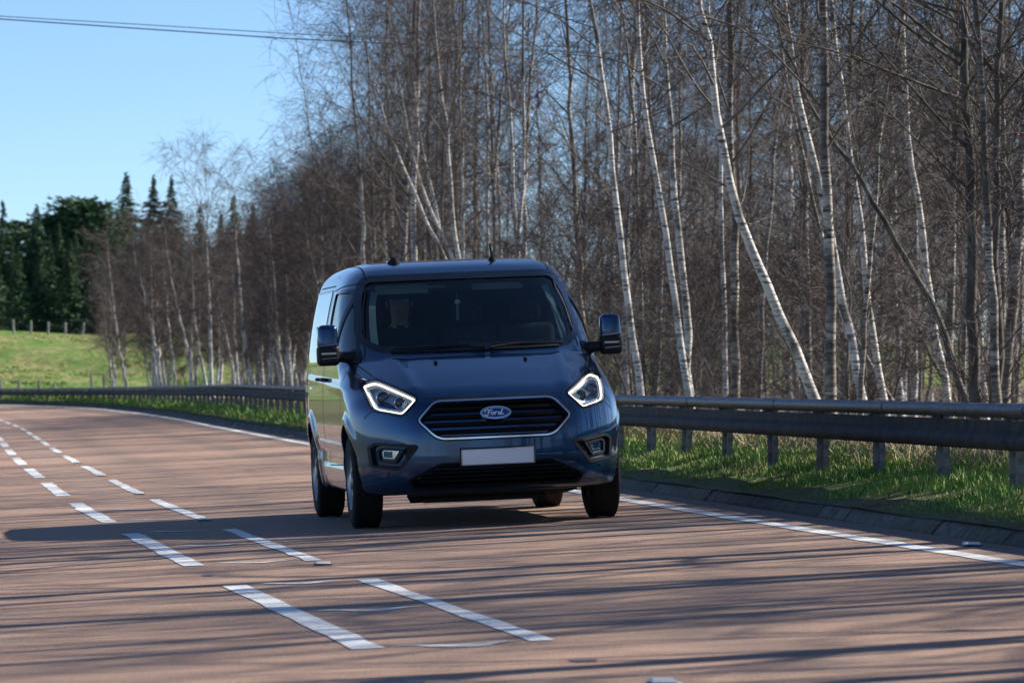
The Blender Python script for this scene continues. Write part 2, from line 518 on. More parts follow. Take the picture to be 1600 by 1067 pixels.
# kerb: single stones with open joints
kerb = empty('kerb', kind='structure', label='dark dirty concrete kerb along the verge')
kerb_mats = [M_KERB, m_two('kerb_concrete_pale', (0.06, 0.055, 0.045), (0.15, 0.14, 0.12), 12, 0.9, bumps=0.6), m_two('kerb_concrete_mossy', (0.04, 0.042, 0.028), (0.10, 0.10, 0.07), 10, 0.9, bumps=0.6)]
y = 2.0
while y < 262:
    L = 0.91 if y < 150 else 1.82
    prof = [(0.0, -0.03), (0.0, 0.012), (0.058, 0.074), (0.085, 0.088), (0.165, 0.094), (0.165, -0.03)]
    ns = 3
    vs, fs = [], []
    jz, jo = rng.normal(0, 0.003), rng.normal(0, 0.004)
    for i in range(ns):
        yy = y + 0.003 + (L - 0.006) * i / (ns - 1)
        base = float(w_edge(yy)) + KERB_OFF + jo
        for (po, pz) in prof:
            x, y2 = at(yy, base + po)
            vs.append((x, y2, E * float(w_edge(yy) + KERB_OFF) + pz + (jz if pz > 0 else 0) + rng.normal(0, 0.0015)))
    k = len(prof)
    for i in range(ns - 1):
        for j in range(k - 1):
            fs.append((i * k + j, i * k + j + 1, (i + 1) * k + j + 1, (i + 1) * k + j))
    fs += [tuple(range(k)), tuple(range((ns - 1) * k, ns * k))]
    m = MB(); m.add(vs, fs); m.build('kerb_stone', kerb_mats[int(rng.integers(0, 3))], kerb, smooth=True)
    y += L

# crash barrier: rails in sections on posts
barrier = empty('crash_barrier', P(30, float(w_edge(30)) + RAIL_OFF), label='long galvanised steel crash barrier on posts along the verge outside the bend', cat='crash barrier')
bloc = Vector(barrier.location)
def rail_top(y): return float(np.interp(y, [-30, 30, 50, 75, 119, 160, 203, 260], [0.95, 0.965, 0.985, 1.025, 1.09, 1.02, 0.90, 0.8]))
def rail_off(y): return float(w_edge(y)) + RAIL_OFF
up_prof = [(0.0, 0.0), (-0.03, -0.004), (-0.052, -0.022), (-0.060, -0.045), (-0.052, -0.072), (-0.03, -0.092), (-0.004, -0.098), (0.0, -0.098)]
lo_prof = [(-0.002, -0.112), (-0.018, -0.114), (-0.022, -0.150), (-0.022, -0.185), (-0.036, -0.200), (-0.060, -0.222), (-0.066, -0.255), (-0.056, -0.285), (-0.028, -0.305), (0.0, -0.31)]
def sweep(prof, y0, y1, step=0.7, th=0.005):
    n = max(2, int(round((y1 - y0) / step)) + 1)
    m = MB()
    ys = np.linspace(y0, y1, n)
    full = prof + [(a + th, b) for a, b in reversed(prof)]
    k = len(full)
    vs, fs = [], []
    for yy in ys:
        zt = rail_top(yy)
        for a, b in full:
            x, y2 = at(yy, rail_off(yy) + a)
            vs.append((x - bloc.x, y2 - bloc.y, zt + b - bloc.z))
    for i in range(n - 1):
        for j in range(k):
            j2 = (j + 1) % k
            fs.append((i * k + j, i * k + j2, (i + 1) * k + j2, (i + 1) * k + j))
    fs += [tuple(range(k)), tuple(range((n - 1) * k, n * k))]
    m.add(vs, fs)
    return m
POST_STEP = 2.15
y = 3.6
i = 0
while y < 250:
    L = POST_STEP * 2
    sweep(up_prof, y, y + L - 0.004).build('upper_rail', M_STEEL, barrier, smooth=True)
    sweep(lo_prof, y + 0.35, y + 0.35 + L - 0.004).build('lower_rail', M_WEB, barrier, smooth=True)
    # lapped joint plate
    jp = MB()
    jm = sweep([(a - 0.004, b) for a, b in up_prof], y - 0.16, y + 0.16, 0.32, 0.003); jm.build('joint_plate', M_STEEL, barrier, smooth=True)
    y += L
post_me = None
pm = MB()
pm.box((0, 0, 0), (0.006, 0.10, 1.0)); pm.box((0.030, -0.049, 0), (0.058, 0.006, 1.0)); pm.box((-0.030, 0.049, 0), (0.058, 0.006, 1.0))
post_me = pm.mesh('post'); post_me.materials.append(M_POST)
brk = MB(); brk.box((-0.03, 0, 0), (0.06, 0.06, 0.014)); brk_me = brk.mesh('bracket'); brk_me.materials.append(M_STEEL)
y = 4.0
while y < 250:
    zt = rail_top(y) - 0.02
    x, yy = at(y, rail_off(y) + 0.045)
    gz = float(ground_z(y, rail_off(y) + 0.045)) - 0.06
    o = link('post', post_me, barrier)
    o.scale = (0.68, 0.8, zt - gz)
    o.rotation_euler = (rng.normal(0, .012), rng.normal(0, .018), -math.atan(float(road_dx(y))) + rng.normal(0, .05))
    o.location = (x - bloc.x, yy - bloc.y, (zt + gz) / 2 - bloc.z)
    if y < 120:
        b = link('bracket', brk_me, barrier)
        x, yy = at(y, rail_off(y) + 0.02)
        b.location = (x - bloc.x, yy - bloc.y, rail_top(y) - 0.105 - bloc.z)
        b.rotation_euler = (0, 0, -math.atan(float(road_dx(y))))
    y += POST_STEP

# ------------------------------------------------------------------ verge grass
def blades(name, N, yr, offr, h, mat_, label, dens=None, lean=0.5, wid=0.006, clump=True):
    ys = rng.uniform(yr[0], yr[1], N * 3)
    if dens == 'near': ys = yr[0] * (yr[1] / yr[0]) ** rng.random(N * 3)
    o = rng.uniform(offr[0], offr[1], N * 3)
    if clump:
        f = np.sin(ys * 1.9 + 1.3 * np.sin(o * 3)) + np.sin(ys * 0.7 + o * 4.1) + np.sin(ys * 4.3 - o * 2.2) * .6
        edge = np.clip((o - offr[0]) / 0.28, 0, 1)
        keep = rng.random(N * 3) < np.clip(0.48 + 0.25 * f, 0.04, 1) * (0.12 + 0.88 * edge ** 1.5)
        ys, o = ys[keep], o[keep]
    ys, o = ys[:N], o[:N]
    n = len(ys)
    off = w_edge(ys) + KERB_OFF + o
    x, y2 = at(ys, off)
    z = ground_z(ys, off) - 0.01
    edge = np.clip(o / 0.7, 0.25, 1)
    H = h * rng.uniform(0.45, 1.25, n) * edge * (0.75 + 0.35 * np.sin(ys * 2.3 + o * 5))
    a = rng.uniform(0, 2 * np.pi, n)
    w = wid * rng.uniform(0.7, 1.5, n) * np.clip(ys / 35, 1, 4)
    ld = rng.uniform(0, 2 * np.pi, n); ll = lean * H * rng.uniform(0.2, 1.2, n)
    B = np.stack([x, y2, z], -1)
    W = np.stack([np.cos(a), np.sin(a), 0 * a], -1) * w[:, None]
    Ld = np.stack([np.cos(ld), np.sin(ld), 0 * ld], -1) * ll[:, None]
    Up = np.array([0, 0, 1.0])
    V = np.stack([B - W, B + W, B + Ld * .35 + Up * (H * .6)[:, None] + W * .7, B + Ld * .35 + Up * (H * .6)[:, None] - W * .7, B + Ld + Up * H[:, None]], 1).reshape(-1, 3)
    i = np.arange(n)[:, None] * 5
    F4 = i + np.array([[0, 1, 2, 3]]); F3 = i + np.array([[3, 2, 4]])
    o_ = link(name, mesh_np(name, V, [F4, F3]), None, mat_)
    return tag(o_, label=label, kind='stuff', cat='grass')
blades('grass', 130000, (22, 75), (0.12, 3.0), 0.085, M_GRASS, 'short green verge grass between the kerb and the barrier', dens='near')
blades('grass', 32000, (75, 240), (0.12, 2.6), 0.17, M_GRASS, 'green verge grass along the far bend of the barrier', dens='near')
blades('litter', 12000, (22, 95), (0.08, 0.9), 0.028, M_STRAW, 'scattered dead leaves and straw on the verge by the kerb', dens='near', lean=2.5, wid=0.005)
blades('straw', 15000, (26, 150), (1.3, 5.0), 0.22, M_STRAW, 'pale dead grass and bracken behind the barrier', dens='near', lean=1.6, wid=0.006)
# ------------------------------------------------------------------ trees
def tubes_batch(Pn, Rn, k):
    """Pn (B,n,3), Rn (B,n) -> verts, quads of B tapered tubes"""
    B, n, _ = Pn.shape
    T = np.gradient(Pn, axis=1)
    T /= np.linalg.norm(T, axis=2, keepdims=True) + 1e-9
    ref = np.tile(np.array([0.31, 0.27, 0.91]), (B, 1))
    m = np.abs((T[:, 0] * ref).sum(1)) > 0.75
    ref[m] = np.array([0.8, -0.55, 0.2])
    U = np.cross(T, ref[:, None, :]); U /= np.linalg.norm(U, axis=2, keepdims=True) + 1e-9
    W = np.cross(T, U)
    an = 2 * np.pi * np.arange(k) / k
    V = Pn[:, :, None, :] + (U[:, :, None, :] * np.cos(an)[None, None, :, None] + W[:, :, None, :] * np.sin(an)[None, None, :, None]) * Rn[:, :, None, None]
    b = np.arange(B)[:, None, None] * (n * k)
    i = np.arange(n - 1)[None, :, None] * k
    j = np.arange(k)[None, None, :]; j2 = (j + 1) % k
    F = np.stack([b + i + j, b + i + j2, b + i + k + j2, b + i + k + j], -1).reshape(-1, 4)
    return V.reshape(-1, 3), F

def ribbons_batch(Pn, Wd, rs):
    B, n, _ = Pn.shape
    T = Pn[:, -1] - Pn[:, 0]
    r = rs.normal(size=(B, 3))
    S = np.cross(T, r); S /= np.linalg.norm(S, axis=1, keepdims=True) + 1e-9
    w = np.linspace(1, 0.35, n)[None, :, None] * Wd[:, None, None] * 0.5
    V = np.stack([Pn - S[:, None, :] * w, Pn + S[:, None, :] * w], 2).reshape(-1, 3)
    b = np.arange(B)[:, None] * (2 * n)
    i = np.arange(n - 1)[None, :] * 2
    F = np.stack([b + i, b + i + 1, b + i + 3, b + i + 2], -1).reshape(-1, 4)
    return V, F

def interp_path(path, s):
    """path (m,3) sampled at fractions s by height"""
    t = np.linspace(0, 1, len(path))
    return np.stack([np.interp(s, t, path[:, c]) for c in range(3)], -1)

def smooth_path(pts, n):
    pts = np.asarray(pts, float)
    d = np.concatenate([[0], np.cumsum(np.linalg.norm(np.diff(pts, axis=0), axis=1))])
    u = np.linspace(0, d[-1], n)
    q = np.stack([np.interp(u, d, pts[:, c]) for c in range(3)], -1)
    for _ in range(2):
        q[1:-1] = 0.25 * q[:-2] + 0.5 * q[1:-1] + 0.25 * q[2:]
    return q

def make_tree(seed, path, r0, nl=24, l_len=0.30, start=0.25, n2=7, n3=8, droop=0.35, asc=0.8, tw=0.0065, top_r=0.006, kl=5, twig_len=0.55, side=None, limb_r=0.36):
    """meshes (trunk, limbs, crown) of a bare tree along a trunk path"""
    rs = np.random.default_rng(seed)
    path = smooth_path(path, 26)
    H = float(np.linalg.norm(np.diff(path, axis=0), axis=1).sum())
    s = np.linspace(0, 1, 26)
    rad = np.maximum(r0 * (1 - s) ** 0.85, top_r)
    rad[0] *= 1.35; rad[1] *= 1.1
    path[1:-1, :2] += rs.normal(0, r0 * 0.25, (24, 2))
    Vt, Ft = tubes_batch(path[None], rad[None], 9)
    trunk = mesh_np('trunk', Vt, Ft, True)
    # limbs
    sl = start + (0.97 - start) * (np.arange(nl) + rs.uniform(0, 1, nl)) / nl
    p0 = interp_path(path, sl)
    az = np.arange(nl) * 2.4 + rs.uniform(-.5, .5, nl)
    if side is not None:
        az = np.where(rs.random(nl) < 0.5, side + rs.normal(0, 0.7, nl), az)
    up = asc + rs.normal(0, 0.22, nl) + 0.35 * (sl - 0.5)
    L = H * l_len * (0.35 + 0.9 * np.sin(np.pi * np.clip((sl - start * .6) / (1.08 - start * .6), 0, 1)) ** 0.8) * rs.uniform(0.6, 1.2, nl)
    d0 = np.stack([np.cos(az) * np.cos(up), np.sin(az) * np.cos(up), np.sin(up)], -1)
    n = 7
    pts = [p0]
    d = d0.copy()
    for i in range(n - 1):
        d = d + rs.normal(0, 0.10, (nl, 3)); d[:, 2] += (0.10 if i < 2 else -droop * 0.32)
        d /= np.linalg.norm(d, axis=1, keepdims=True)
        pts.append(pts[-1] + d * (L / (n - 1))[:, None])
    PL = np.stack(pts, 1)
    rb = np.clip(np.interp(sl, s, rad) * limb_r * rs.uniform(0.7, 1.3, nl), 0.006, None)
    RL = rb[:, None] * np.linspace(1, 0.22, n)[None]
    Vl, Fl = tubes_batch(PL, RL, kl)
    # second order
    f = rs.uniform(0.18, 1.0, (nl, n2))
    idx = f * (n - 1); i0 = np.clip(idx.astype(int), 0, n - 2); fr = (idx - i0)[..., None]
    li = np.arange(nl)[:, None]
    q0 = (PL[li, i0] * (1 - fr) + PL[li, i0 + 1] * fr).reshape(-1, 3)
    tg = (PL[li, i0 + 1] - PL[li, i0]).reshape(-1, 3); tg /= np.linalg.norm(tg, axis=1, keepdims=True)
    B = nl * n2
    d = tg + rs.normal(0, 0.55, (B, 3)); d[:, 2] += 0.12; d /= np.linalg.norm(d, axis=1, keepdims=True)
    L2 = (L[:, None] * (1.1 - 0.7 * f) * rs.uniform(0.3, 0.62, (nl, n2))).reshape(-1)
    m = 4
    pts = [q0]
    for i in range(m - 1):
        d = d + rs.normal(0, 0.13, (B, 3)); d[:, 2] -= droop * 0.33
        d /= np.linalg.norm(d, axis=1, keepdims=True)
        pts.append(pts[-1] + d * (L2 / (m - 1))[:, None])
    P2 = np.stack(pts, 1)
    R2 = np.clip(np.repeat(rb, n2) * 0.38, 0.0035, 0.012)[:, None] * np.linspace(1, 0.4, m)[None]
    V2, F2 = tubes_batch(P2, R2, 3)
    limbs = mesh_np('limbs', np.concatenate([Vl, V2]), np.concatenate([Fl, F2 + len(Vl)]), True)
    # twigs
    C = B * n3
    f = rs.uniform(0.1, 1.0, (B, n3)); idx = f * (m - 1); i0 = np.clip(idx.astype(int), 0, m - 2); fr = (idx - i0)[..., None]
    bi = np.arange(B)[:, None]
    t0 = (P2[bi, i0] * (1 - fr) + P2[bi, i0 + 1] * fr).reshape(-1, 3)
    tg = (P2[bi, i0 + 1] - P2[bi, i0]).reshape(-1, 3); tg /= np.linalg.norm(tg, axis=1, keepdims=True) + 1e-9
    d = tg + rs.normal(0, 0.6, (C, 3)); d /= np.linalg.norm(d, axis=1, keepdims=True)
    L3 = twig_len * rs.uniform(0.4, 1.25, C)
    pts = [t0]
    for i in range(3):
        d = d + rs.normal(0, 0.12, (C, 3)); d[:, 2] -= droop * 0.5
        d /= np.linalg.norm(d, axis=1, keepdims=True)
        pts.append(pts[-1] + d * (L3 / 3)[:, None])
    P3 = np.stack(pts, 1)
    # side sprigs on every twig
    S = C
    j = rs.integers(1, 3, S)
    u0 = P3[np.arange(S), j]
    d = (P3[:, 3] - P3[:, 0]); d /= np.linalg.norm(d, axis=1, keepdims=True) + 1e-9
    d = d + rs.normal(0, 0.6, (S, 3)); d /= np.linalg.norm(d, axis=1, keepdims=True)
    e = u0 + d * (L3 * rs.uniform(0.3, 0.6, S))[:, None]
    P4 = np.stack([u0, e], 1)
    V3, F3 = ribbons_batch(P3, rs.uniform(0.75, 1.3, C) * tw, rs)
    V4, F4 = ribbons_batch(P4, rs.uniform(0.7, 1.1, S) * tw * 0.75, rs)
    crown = mesh_np('crown', np.concatenate([V3, V4]), np.concatenate([F3, F4 + len(V3)]), False)
    return trunk, limbs, crown

def place_tree(meshes, loc, rotz=0.0, scale=1.0, name='birch_tree', mats=None, **kw):
    t = empty(name, loc, (0, 0, rotz), **kw)
    t.scale = (scale, scale, scale)
    for part, me in zip(('trunk', 'limbs', 'crown'), meshes):
        o = link(part, me, t)
        if len(me.materials) == 0 and mats is not None:
            me.materials.append(mats[('trunk', 'limbs', 'crown').index(part)])
    return t

BM = (M_BARK, M_LIMB, M_TWIG)
BM2 = (M_BARK, M_LIMB, M_TWIG2)
def rand_path(rs, H, lean=0.08, wob=0.12):
    n = 9
    p = np.zeros((n, 3)); p[:, 2] = np.linspace(0, H, n)
    a = rs.uniform(0, 2 * np.pi); l = rs.normal(0, lean) * H
    t = np.linspace(0, 1, n)
    c = rs.choice([0.6, 1.0, 1.7])
    p[:, 0] = l * np.cos(a) * t ** c; p[:, 1] = l * np.sin(a) * t ** c
    w = np.cumsum(rs.normal(0, wob, (n, 2)), axis=0) * t[:, None]
    p[:, :2] += w
    return p
pr = np.random.default_rng(41)
TALL, SHORT, POLE = [], [], []
for i in range(7):
    H = pr.uniform(10.5, 13.5)
    TALL.append((make_tree(100 + i, rand_path(pr, H, 0.09, 0.10), pr.uniform(0.045, 0.075), nl=28, l_len=0.22, start=0.22, n2=6, n3=7, droop=pr.uniform(0.28, 0.6), asc=0.85), H))
for i in range(4):                                             # thin drawn-up poles inside the wood, sparse below
    H = pr.uniform(8.5, 11.5)
    POLE.append((make_tree(200 + i, rand_path(pr, H, 0.12, 0.13), pr.uniform(0.03, 0.045), nl=22, l_len=0.16, start=0.30, n2=6, n3=6, droop=0.35, asc=0.9), H))
for i in range(5):
    H = pr.uniform(5.4, 7.9)
    SHORT.append((make_tree(300 + i, rand_path(pr, H, 0.08, 0.10), pr.uniform(0.055, 0.085), nl=28, l_len=0.28, start=0.27, n2=8, n3=8, droop=0.25, asc=0.95, tw=0.008), H))
SHRUB = []
for i in range(4):                                             # many-stemmed scrub
    ms = []
    H = pr.uniform(2.2, 3.2)
    SHRUB.append((make_tree(400 + i, rand_path(pr, H, 0.15, 0.10), 0.022, nl=26, l_len=0.52, start=0.02, n2=7, n3=7, droop=0.12, asc=0.85, tw=0.007, twig_len=0.42), H))
for (ms, H) in TALL[::2]: ms[0].materials.append(M_BARK2)
BM3 = (M_BARK2, M_LIMB, M_TWIG)
for grp, mm in ((TALL, BM), (POLE, BM3), (SHORT, BM2), (SHRUB, (M_LIMB, M_LIMB, M_TWIG2))):
    for (ms, H) in grp:
        for me, m_ in zip(ms, mm): me.materials.append(m_)

def hero(pts, Y, r0, seed, label, top=None, name='birch_tree', mats=BM, group=None, dY=0.0, **kw):
    """a trunk whose line was read off the photograph, set at its own depth"""
    W = [px(x, y, Y + dY * i / len(pts)) for i, (x, y) in enumerate(pts)]
    W = [Vector(w) for w in W]
    W.sort(key=lambda v: v.z)
    # down to the ground
    gz = float(ground_z(Y, W[0].x - road_x(Y))) - 0.05
    d = (W[0] - W[1]); d.normalize()
    if d.z > -0.5: d = Vector((d.x * .5, d.y * .5, -1)).normalized()
    k = (gz - W[0].z) / d.z
    W = [W[0] + d * k] + W
    if top is not None and top > W[-1].z:
        d = (W[-1] - W[-2]).normalized(); d = Vector((d.x * .6, d.y * .6, 1)).normalized()
        steps = max(2, int((top - W[-1].z) / 1.2))
        for i in range(steps):
            W.append(W[-1] + d * ((top - W[-1].z) / d.z / (steps - i)))
    base = W[0].copy()
    path = np.array([tuple(w - base) for w in W])
    ms = make_tree(seed, path, r0 * 0.68, **kw)
    return place_tree(ms, base, 0, 1, name=name, mats=mats, label=label, cat='tree', group=group)

HG = 'birch trees behind the barrier'
T_ = dict(nl=24, l_len=0.20, start=0.36, n2=6, n3=5)
hero([(1096, 0), (1111, 90), (1123, 204), (1141, 288), (1168, 384), (1198, 444), (1225, 504), (1252, 570), (1270, 618)], 52, 0.098, 1, 'white birch whose trunk curves strongly up to the left beside the barrier', 10, group=HG, **T_)
hero([(1225, 0), (1237, 96), (1246, 174), (1270, 240), (1288, 312), (1297, 372), (1312, 444), (1327, 528), (1345, 612)], 56, 0.085, 2, 'pale birch leaning left with a slight double bend, left of the straight slender pair', 11, group=HG, **T_)
hero([(1297, 0), (1309, 108), (1324, 198), (1333, 270), (1348, 360), (1357, 456), (1366, 540), (1377, 618)], 58, 0.075, 3, 'bright slender birch leaning gently left, crossed by the dark slanting trunk', 11.5, group=HG, **T_)
hero([(1408, 0), (1414, 120), (1423, 240), (1438, 336), (1453, 444), (1465, 540), (1480, 624)], 57, 0.078, 4, 'pale birch standing left of the thick dark forked tree', 11, group=HG, **T_)
hero([(1507, 36), (1510, 180), (1522, 300), (1519, 384), (1516, 480), (1522, 576), (1525, 624)], 49, 0.10, 5, 'thick dark forked tree with long low branches at the right end of the wood', 9.5, name='alder_tree', mats=(M_DBARK, M_DBARK, M_TWIG), nl=28, l_len=0.36, start=0.30, n2=8, n3=8, droop=0.1, asc=0.55, side=math.pi, limb_r=0.42)
hero([(1036, 0), (1045, 180), (1054, 288), (1063, 408), (1075, 492), (1078, 612)], 60, 0.085, 6, 'birch with a dark upper and white lower trunk, right of its leaning white twin', 11.5, group=HG, **T_)
hero([(996, 0), (1004, 120), (1014, 208), (1027, 288), (1045, 390), (1057, 480), (1066, 564), (1076, 618)], 57, 0.072, 7, 'pale birch leaning into the darker upright birch, right of the van mirror', 11, group=HG, **T_)
hero([(1270, 180), (1312, 228), (1348, 282), (1384, 348), (1420, 414), (1456, 468), (1480, 540), (1510, 620)], 54, 0.075, 8, 'dark trunk slanting far to the left across the pale birches', 6.2, name='alder_tree', mats=(M_DBARK, M_DBARK, M_TWIG), nl=16, l_len=0.26, start=0.45, n2=6, n3=7, droop=0.2)
hero([(1560, 200), (1556, 330), (1558, 420), (1560, 520), (1561, 624)], 51, 0.088, 9, 'thick grey trunk rising just right of the dark forked tree', 9, name='alder_tree', mats=(M_DBARK, M_DBARK, M_TWIG), nl=24, l_len=0.32, start=0.35, n2=8, n3=8, droop=0.12, asc=0.6, side=math.pi, limb_r=0.45)
hero([(1110, 60), (1126, 210), (1129, 420), (1132, 510), (1135, 612)], 66, 0.062, 10, 'thin grey birch pole behind the curving white birch', 11, group=HG, **T_)
hero([(926, 25), (940, 103), (951, 186), (957, 264), (963, 330), (971, 412), (985, 500), (1000, 612)], 62, 0.078, 11, "birch rising just to the right of the van's roof", 11.5, group=HG, side=math.pi, **dict(T_, l_len=0.32, asc=0.6))
hero([(817, 60), (819, 206), (815, 330), (809, 404), (806, 470), (805, 600)], 82, 0.082, 12, "upright white birch standing right behind the van's roof aerial", 12, group=HG, **T_)
hero([(790, 90), (797, 190), (802, 300), (808, 404), (806, 500), (806, 600)], 82.4, 0.065, 13, "birch stem growing from the same foot left of the upright one behind the aerial", 12, group=HG, **T_)
hero([(675, 0), (687, 144), (707, 247), (703, 330), (716, 404), (722, 600)], 88, 0.080, 14, "wavy pale birch behind the middle of the van's roof", 13, group=HG, **T_)
hero([(600, 190), (625, 247), (658, 330), (690, 390), (703, 420), (740, 600)], 86, 0.075, 15, "birch stem spreading far to the left out of the clump above the van", 8.5, group=HG, **dict(T_, start=0.45))
hero([(640, 230), (660, 300), (690, 360), (712, 410), (742, 600)], 86.4, 0.065, 16, "second spreading birch stem of the clump above the van", 9.5, group=HG, **T_)
hero([(770, 150), (776, 250), (780, 350), (786, 420), (800, 600)], 90, 0.066, 17, "dappled birch left of the two stems behind the aerial", 12.5, group=HG, **T_)
hero([(645, 120), (655, 220), (676, 300), (690, 380), (715, 600)], 92, 0.07, 18, 'pale birch bending left above the driver side of the windscreen', 12.5, group=HG, **T_)
for i, (a, lab) in enumerate((([(322, 340), (326, 440), (328, 520), (331, 600)], 'tallest white stem of the short birch clump on the far bend'),
                    ([(300, 410), (303, 490), (310, 545), (321, 600)], 'white birch left of the tallest stem on the far bend'),
                    ([(256, 420), (262, 500), (270, 560), (274, 600)], 'curving white birch in the middle of the far bend clump'),
                    ([(268, 440), (282, 500), (293, 545), (300, 600)], 'white birch leaning left in the far bend clump'),
                    ([(238, 500), (240, 560), (246, 600)], 'low white birch left of the curving one on the far bend'),
                    ([(416, 450), (422, 520), (430, 570), (436, 600)], "white birch on the far bend nearest the van's rear"),
                    ([(382, 540), (386, 570), (395, 600)], 'short crooked white birch between the far clump and the van'),
                    ([(186, 545), (192, 575), (198, 602)], 'leftmost low birch beside the open field'))):
    Yh = next(q for q in np.arange(100, 230, 0.5) if (a[-1][0] - CX) / FPX * q - road_x(q) > 1.02 * (w_edge(q) + RAIL_OFF) + 1.6 + 0.5 * (i % 3))
    hero(a, float(Yh), 0.105, 30 + i, lab, 6.6 if i else 8.2, group='birch trees on the far bend', mats=BM2, nl=26, l_len=0.28, start=0.30, n2=8, n3=8, tw=0.009, limb_r=0.4)

# the wood itself
SIDE = []
for i in range(4):
    H = pr.uniform(14.5, 18)
    SIDE.append((make_tree(500 + i, rand_path(pr, H, 0.09, 0.12), pr.uniform(0.15, 0.22), nl=30, l_len=0.20, start=0.30, n2=7, n3=8, droop=0.4, asc=0.85), H))
    for me, m_ in zip(SIDE[-1][0], BM): me.materials.append(m_)
wr = np.random.default_rng(12)
def in_frame(X, Y, pad=0.0):
    u = CX + FPX * X / Y
    return -pad < u < 1600 + pad
placed = []
def scatter(n, ys, offs, protos, label, group, min_d, cond, sc=(0.85, 1.15), name='birch_tree', tries=40, bias=1.0):
    c = 0
    for _ in range(n * tries):
        if c >= n: break
        y = wr.uniform(*ys); o = offs[0] + (offs[1] - offs[0]) * wr.random() ** bias
        off = float(w_edge(y)) + KERB_OFF + o
        X, Y = at(y, off)
        X, Y = float(X), float(Y)
        if not cond(X, Y): continue
        if any((X - a) ** 2 + (Y - b) ** 2 < min_d ** 2 for a, b in placed): continue
        placed.append((X, Y))
        (ms, H) = protos[int(wr.integers(0, len(protos)))]
        place_tree(ms, (X, Y, float(ground_z(y, off)) - 0.06), wr.uniform(0, 6.28), wr.uniform(*sc), name=name, label=label, cat='shrub' if name == 'bare_shrub' else 'tree', group=group)
        c += 1
    return c
right_of_tall = lambda X, Y: (CX + FPX * X / Y) > 590 and in_frame(X, Y, 60)
n = []
n.append(scatter(40, (46, 112), (3.4, 22), TALL, 'bare birch among many in the tall wood behind the barrier', 'birches of the tall wood', 1.2, right_of_tall))
n.append(scatter(46, (48, 118), (3.8, 26), POLE, 'thin bare birch pole inside the tall wood', 'thin birch poles of the tall wood', 0.8, right_of_tall))
n.append(scatter(20, (88, 116), (2.8, 9), TALL, 'bare birch at the thick left edge of the tall wood', 'birches at the left edge of the tall wood', 0.8, lambda X, Y: 562 < (CX + FPX * X / Y) < 740))
n.append(scatter(18, (100, 170), (12, 45), TALL, 'bare birch deep in the back of the tall wood', 'birches at the back of the wood', 1.6, right_of_tall))
n.append(scatter(104, (106, 205), (2.6, 17), SHORT, 'short twiggy reddish birch on the far bend', 'short birches on the far bend', 0.9, lambda X, Y: 135 < (CX + FPX * X / Y) < 560, sc=(0.62, 0.95)))
n.append(scatter(30, (104, 145), (2.6, 14), SHORT, 'short dense birch between the far bend and the tall wood', 'short birches before the tall wood', 0.8, lambda X, Y: 425 < (CX + FPX * X / Y) < 640, sc=(0.85, 1.1)))
n.append(scatter(64, (46, 120), (2.6, 14), SHRUB, 'low brown leafless shrub under the birches', 'shrubs under the birches', 0.7, lambda X, Y: in_frame(X, Y, 20) and (CX + FPX * X / Y) > 480, name='bare_shrub', sc=(0.7, 1.25)))
n.append(scatter(16, (105, 195), (2.2, 12), SHRUB, 'low brown leafless shrub on the far bend', 'shrubs on the far bend', 0.7, lambda X, Y: 170 < (CX + FPX * X / Y) < 520, name='bare_shrub', sc=(0.7, 1.2)))
# the same wood carries on beside the road to the right of the view: its trees stripe the road with shade
n.append(scatter(58, (6, 46), (3.4, 18), SIDE, 'bare birch of the roadside wood right of the view', 'roadside birches right of the view', 1.2, lambda X, Y: not in_frame(X, Y, 40), sc=(0.9, 1.1)))
n.append(scatter(2, (46, 52), (3.6, 13), SIDE, 'thin birch of the roadside wood right of the view', 'roadside birch poles right of the view', 1.3, lambda X, Y: not in_frame(X, Y, 40), sc=(0.9, 1.1)))
# distant ranks of trees that read as one mass: lighter trees joined into one object
LIGHT = []
for i in range(4):
    H = pr.uniform(6.5, 8.0)
    LIGHT.append(make_tree(700 + i, rand_path(pr, H, 0.08, 0.10), pr.uniform(0.05, 0.07), nl=22, l_len=0.28, start=0.2, n2=6, n3=6, droop=0.25, asc=0.95, tw=0.011, kl=3))
def mesh_arrays(me):
    v = np.empty(len(me.vertices) * 3); me.vertices.foreach_get('co', v)
    f = np.empty(len(me.loops), dtype=np.int32); me.loops.foreach_get('vertex_index', f)
    return v.reshape(-1, 3), f.reshape(-1, 4)
LA = [[mesh_arrays(m) for m in ms] for ms in LIGHT]
def mass(name, spots, label):
    V, F, M, n_ = [], [], [], 0
    for (X, Y, z, s) in spots:
        a = wr.uniform(0, 6.28); c, s_ = math.cos(a), math.sin(a)
        R = np.array([[c, -s_, 0], [s_, c, 0], [0, 0, 1]]) * s
        for k, (v, f) in enumerate(LA[int(wr.integers(0, 4))]):
            V.append(v @ R.T + np.array([X, Y, z])); F.append(f + n_); M.append(np.full(len(f), k)); n_ += len(v)
    o = link(name, mesh_np(name, np.concatenate(V), np.concatenate(F), False, np.concatenate(M)), None, [M_BARK, M_LIMB, M_TWIG2])
    tag(o, label=label, kind='stuff', cat='wood')
sp = []
while len(sp) < 66:
    y = wr.uniform(112, 195); off = float(w_edge(y)) + wr.uniform(14, 60); X, Y = map(float, at(y, off))
    if CX + FPX * X / Y > 575 and in_frame(X, Y, 30): sp.append((X, Y, float(ground_z(y, off)) - .05, wr.uniform(1.0, 1.45)))
mass('distant_wood', sp, 'brown bare wood closing the view behind the birches')
sp = []
for i in range(56):
    y = wr.uniform(-58, -8); off = wr.uniform(-22, -7) if i % 2 else float(w_edge(y)) + wr.uniform(5, 22)
    X, Y = map(float, at(y, off)); sp.append((X, Y, -0.7 if i % 2 else .3, wr.uniform(1.0, 1.6)))
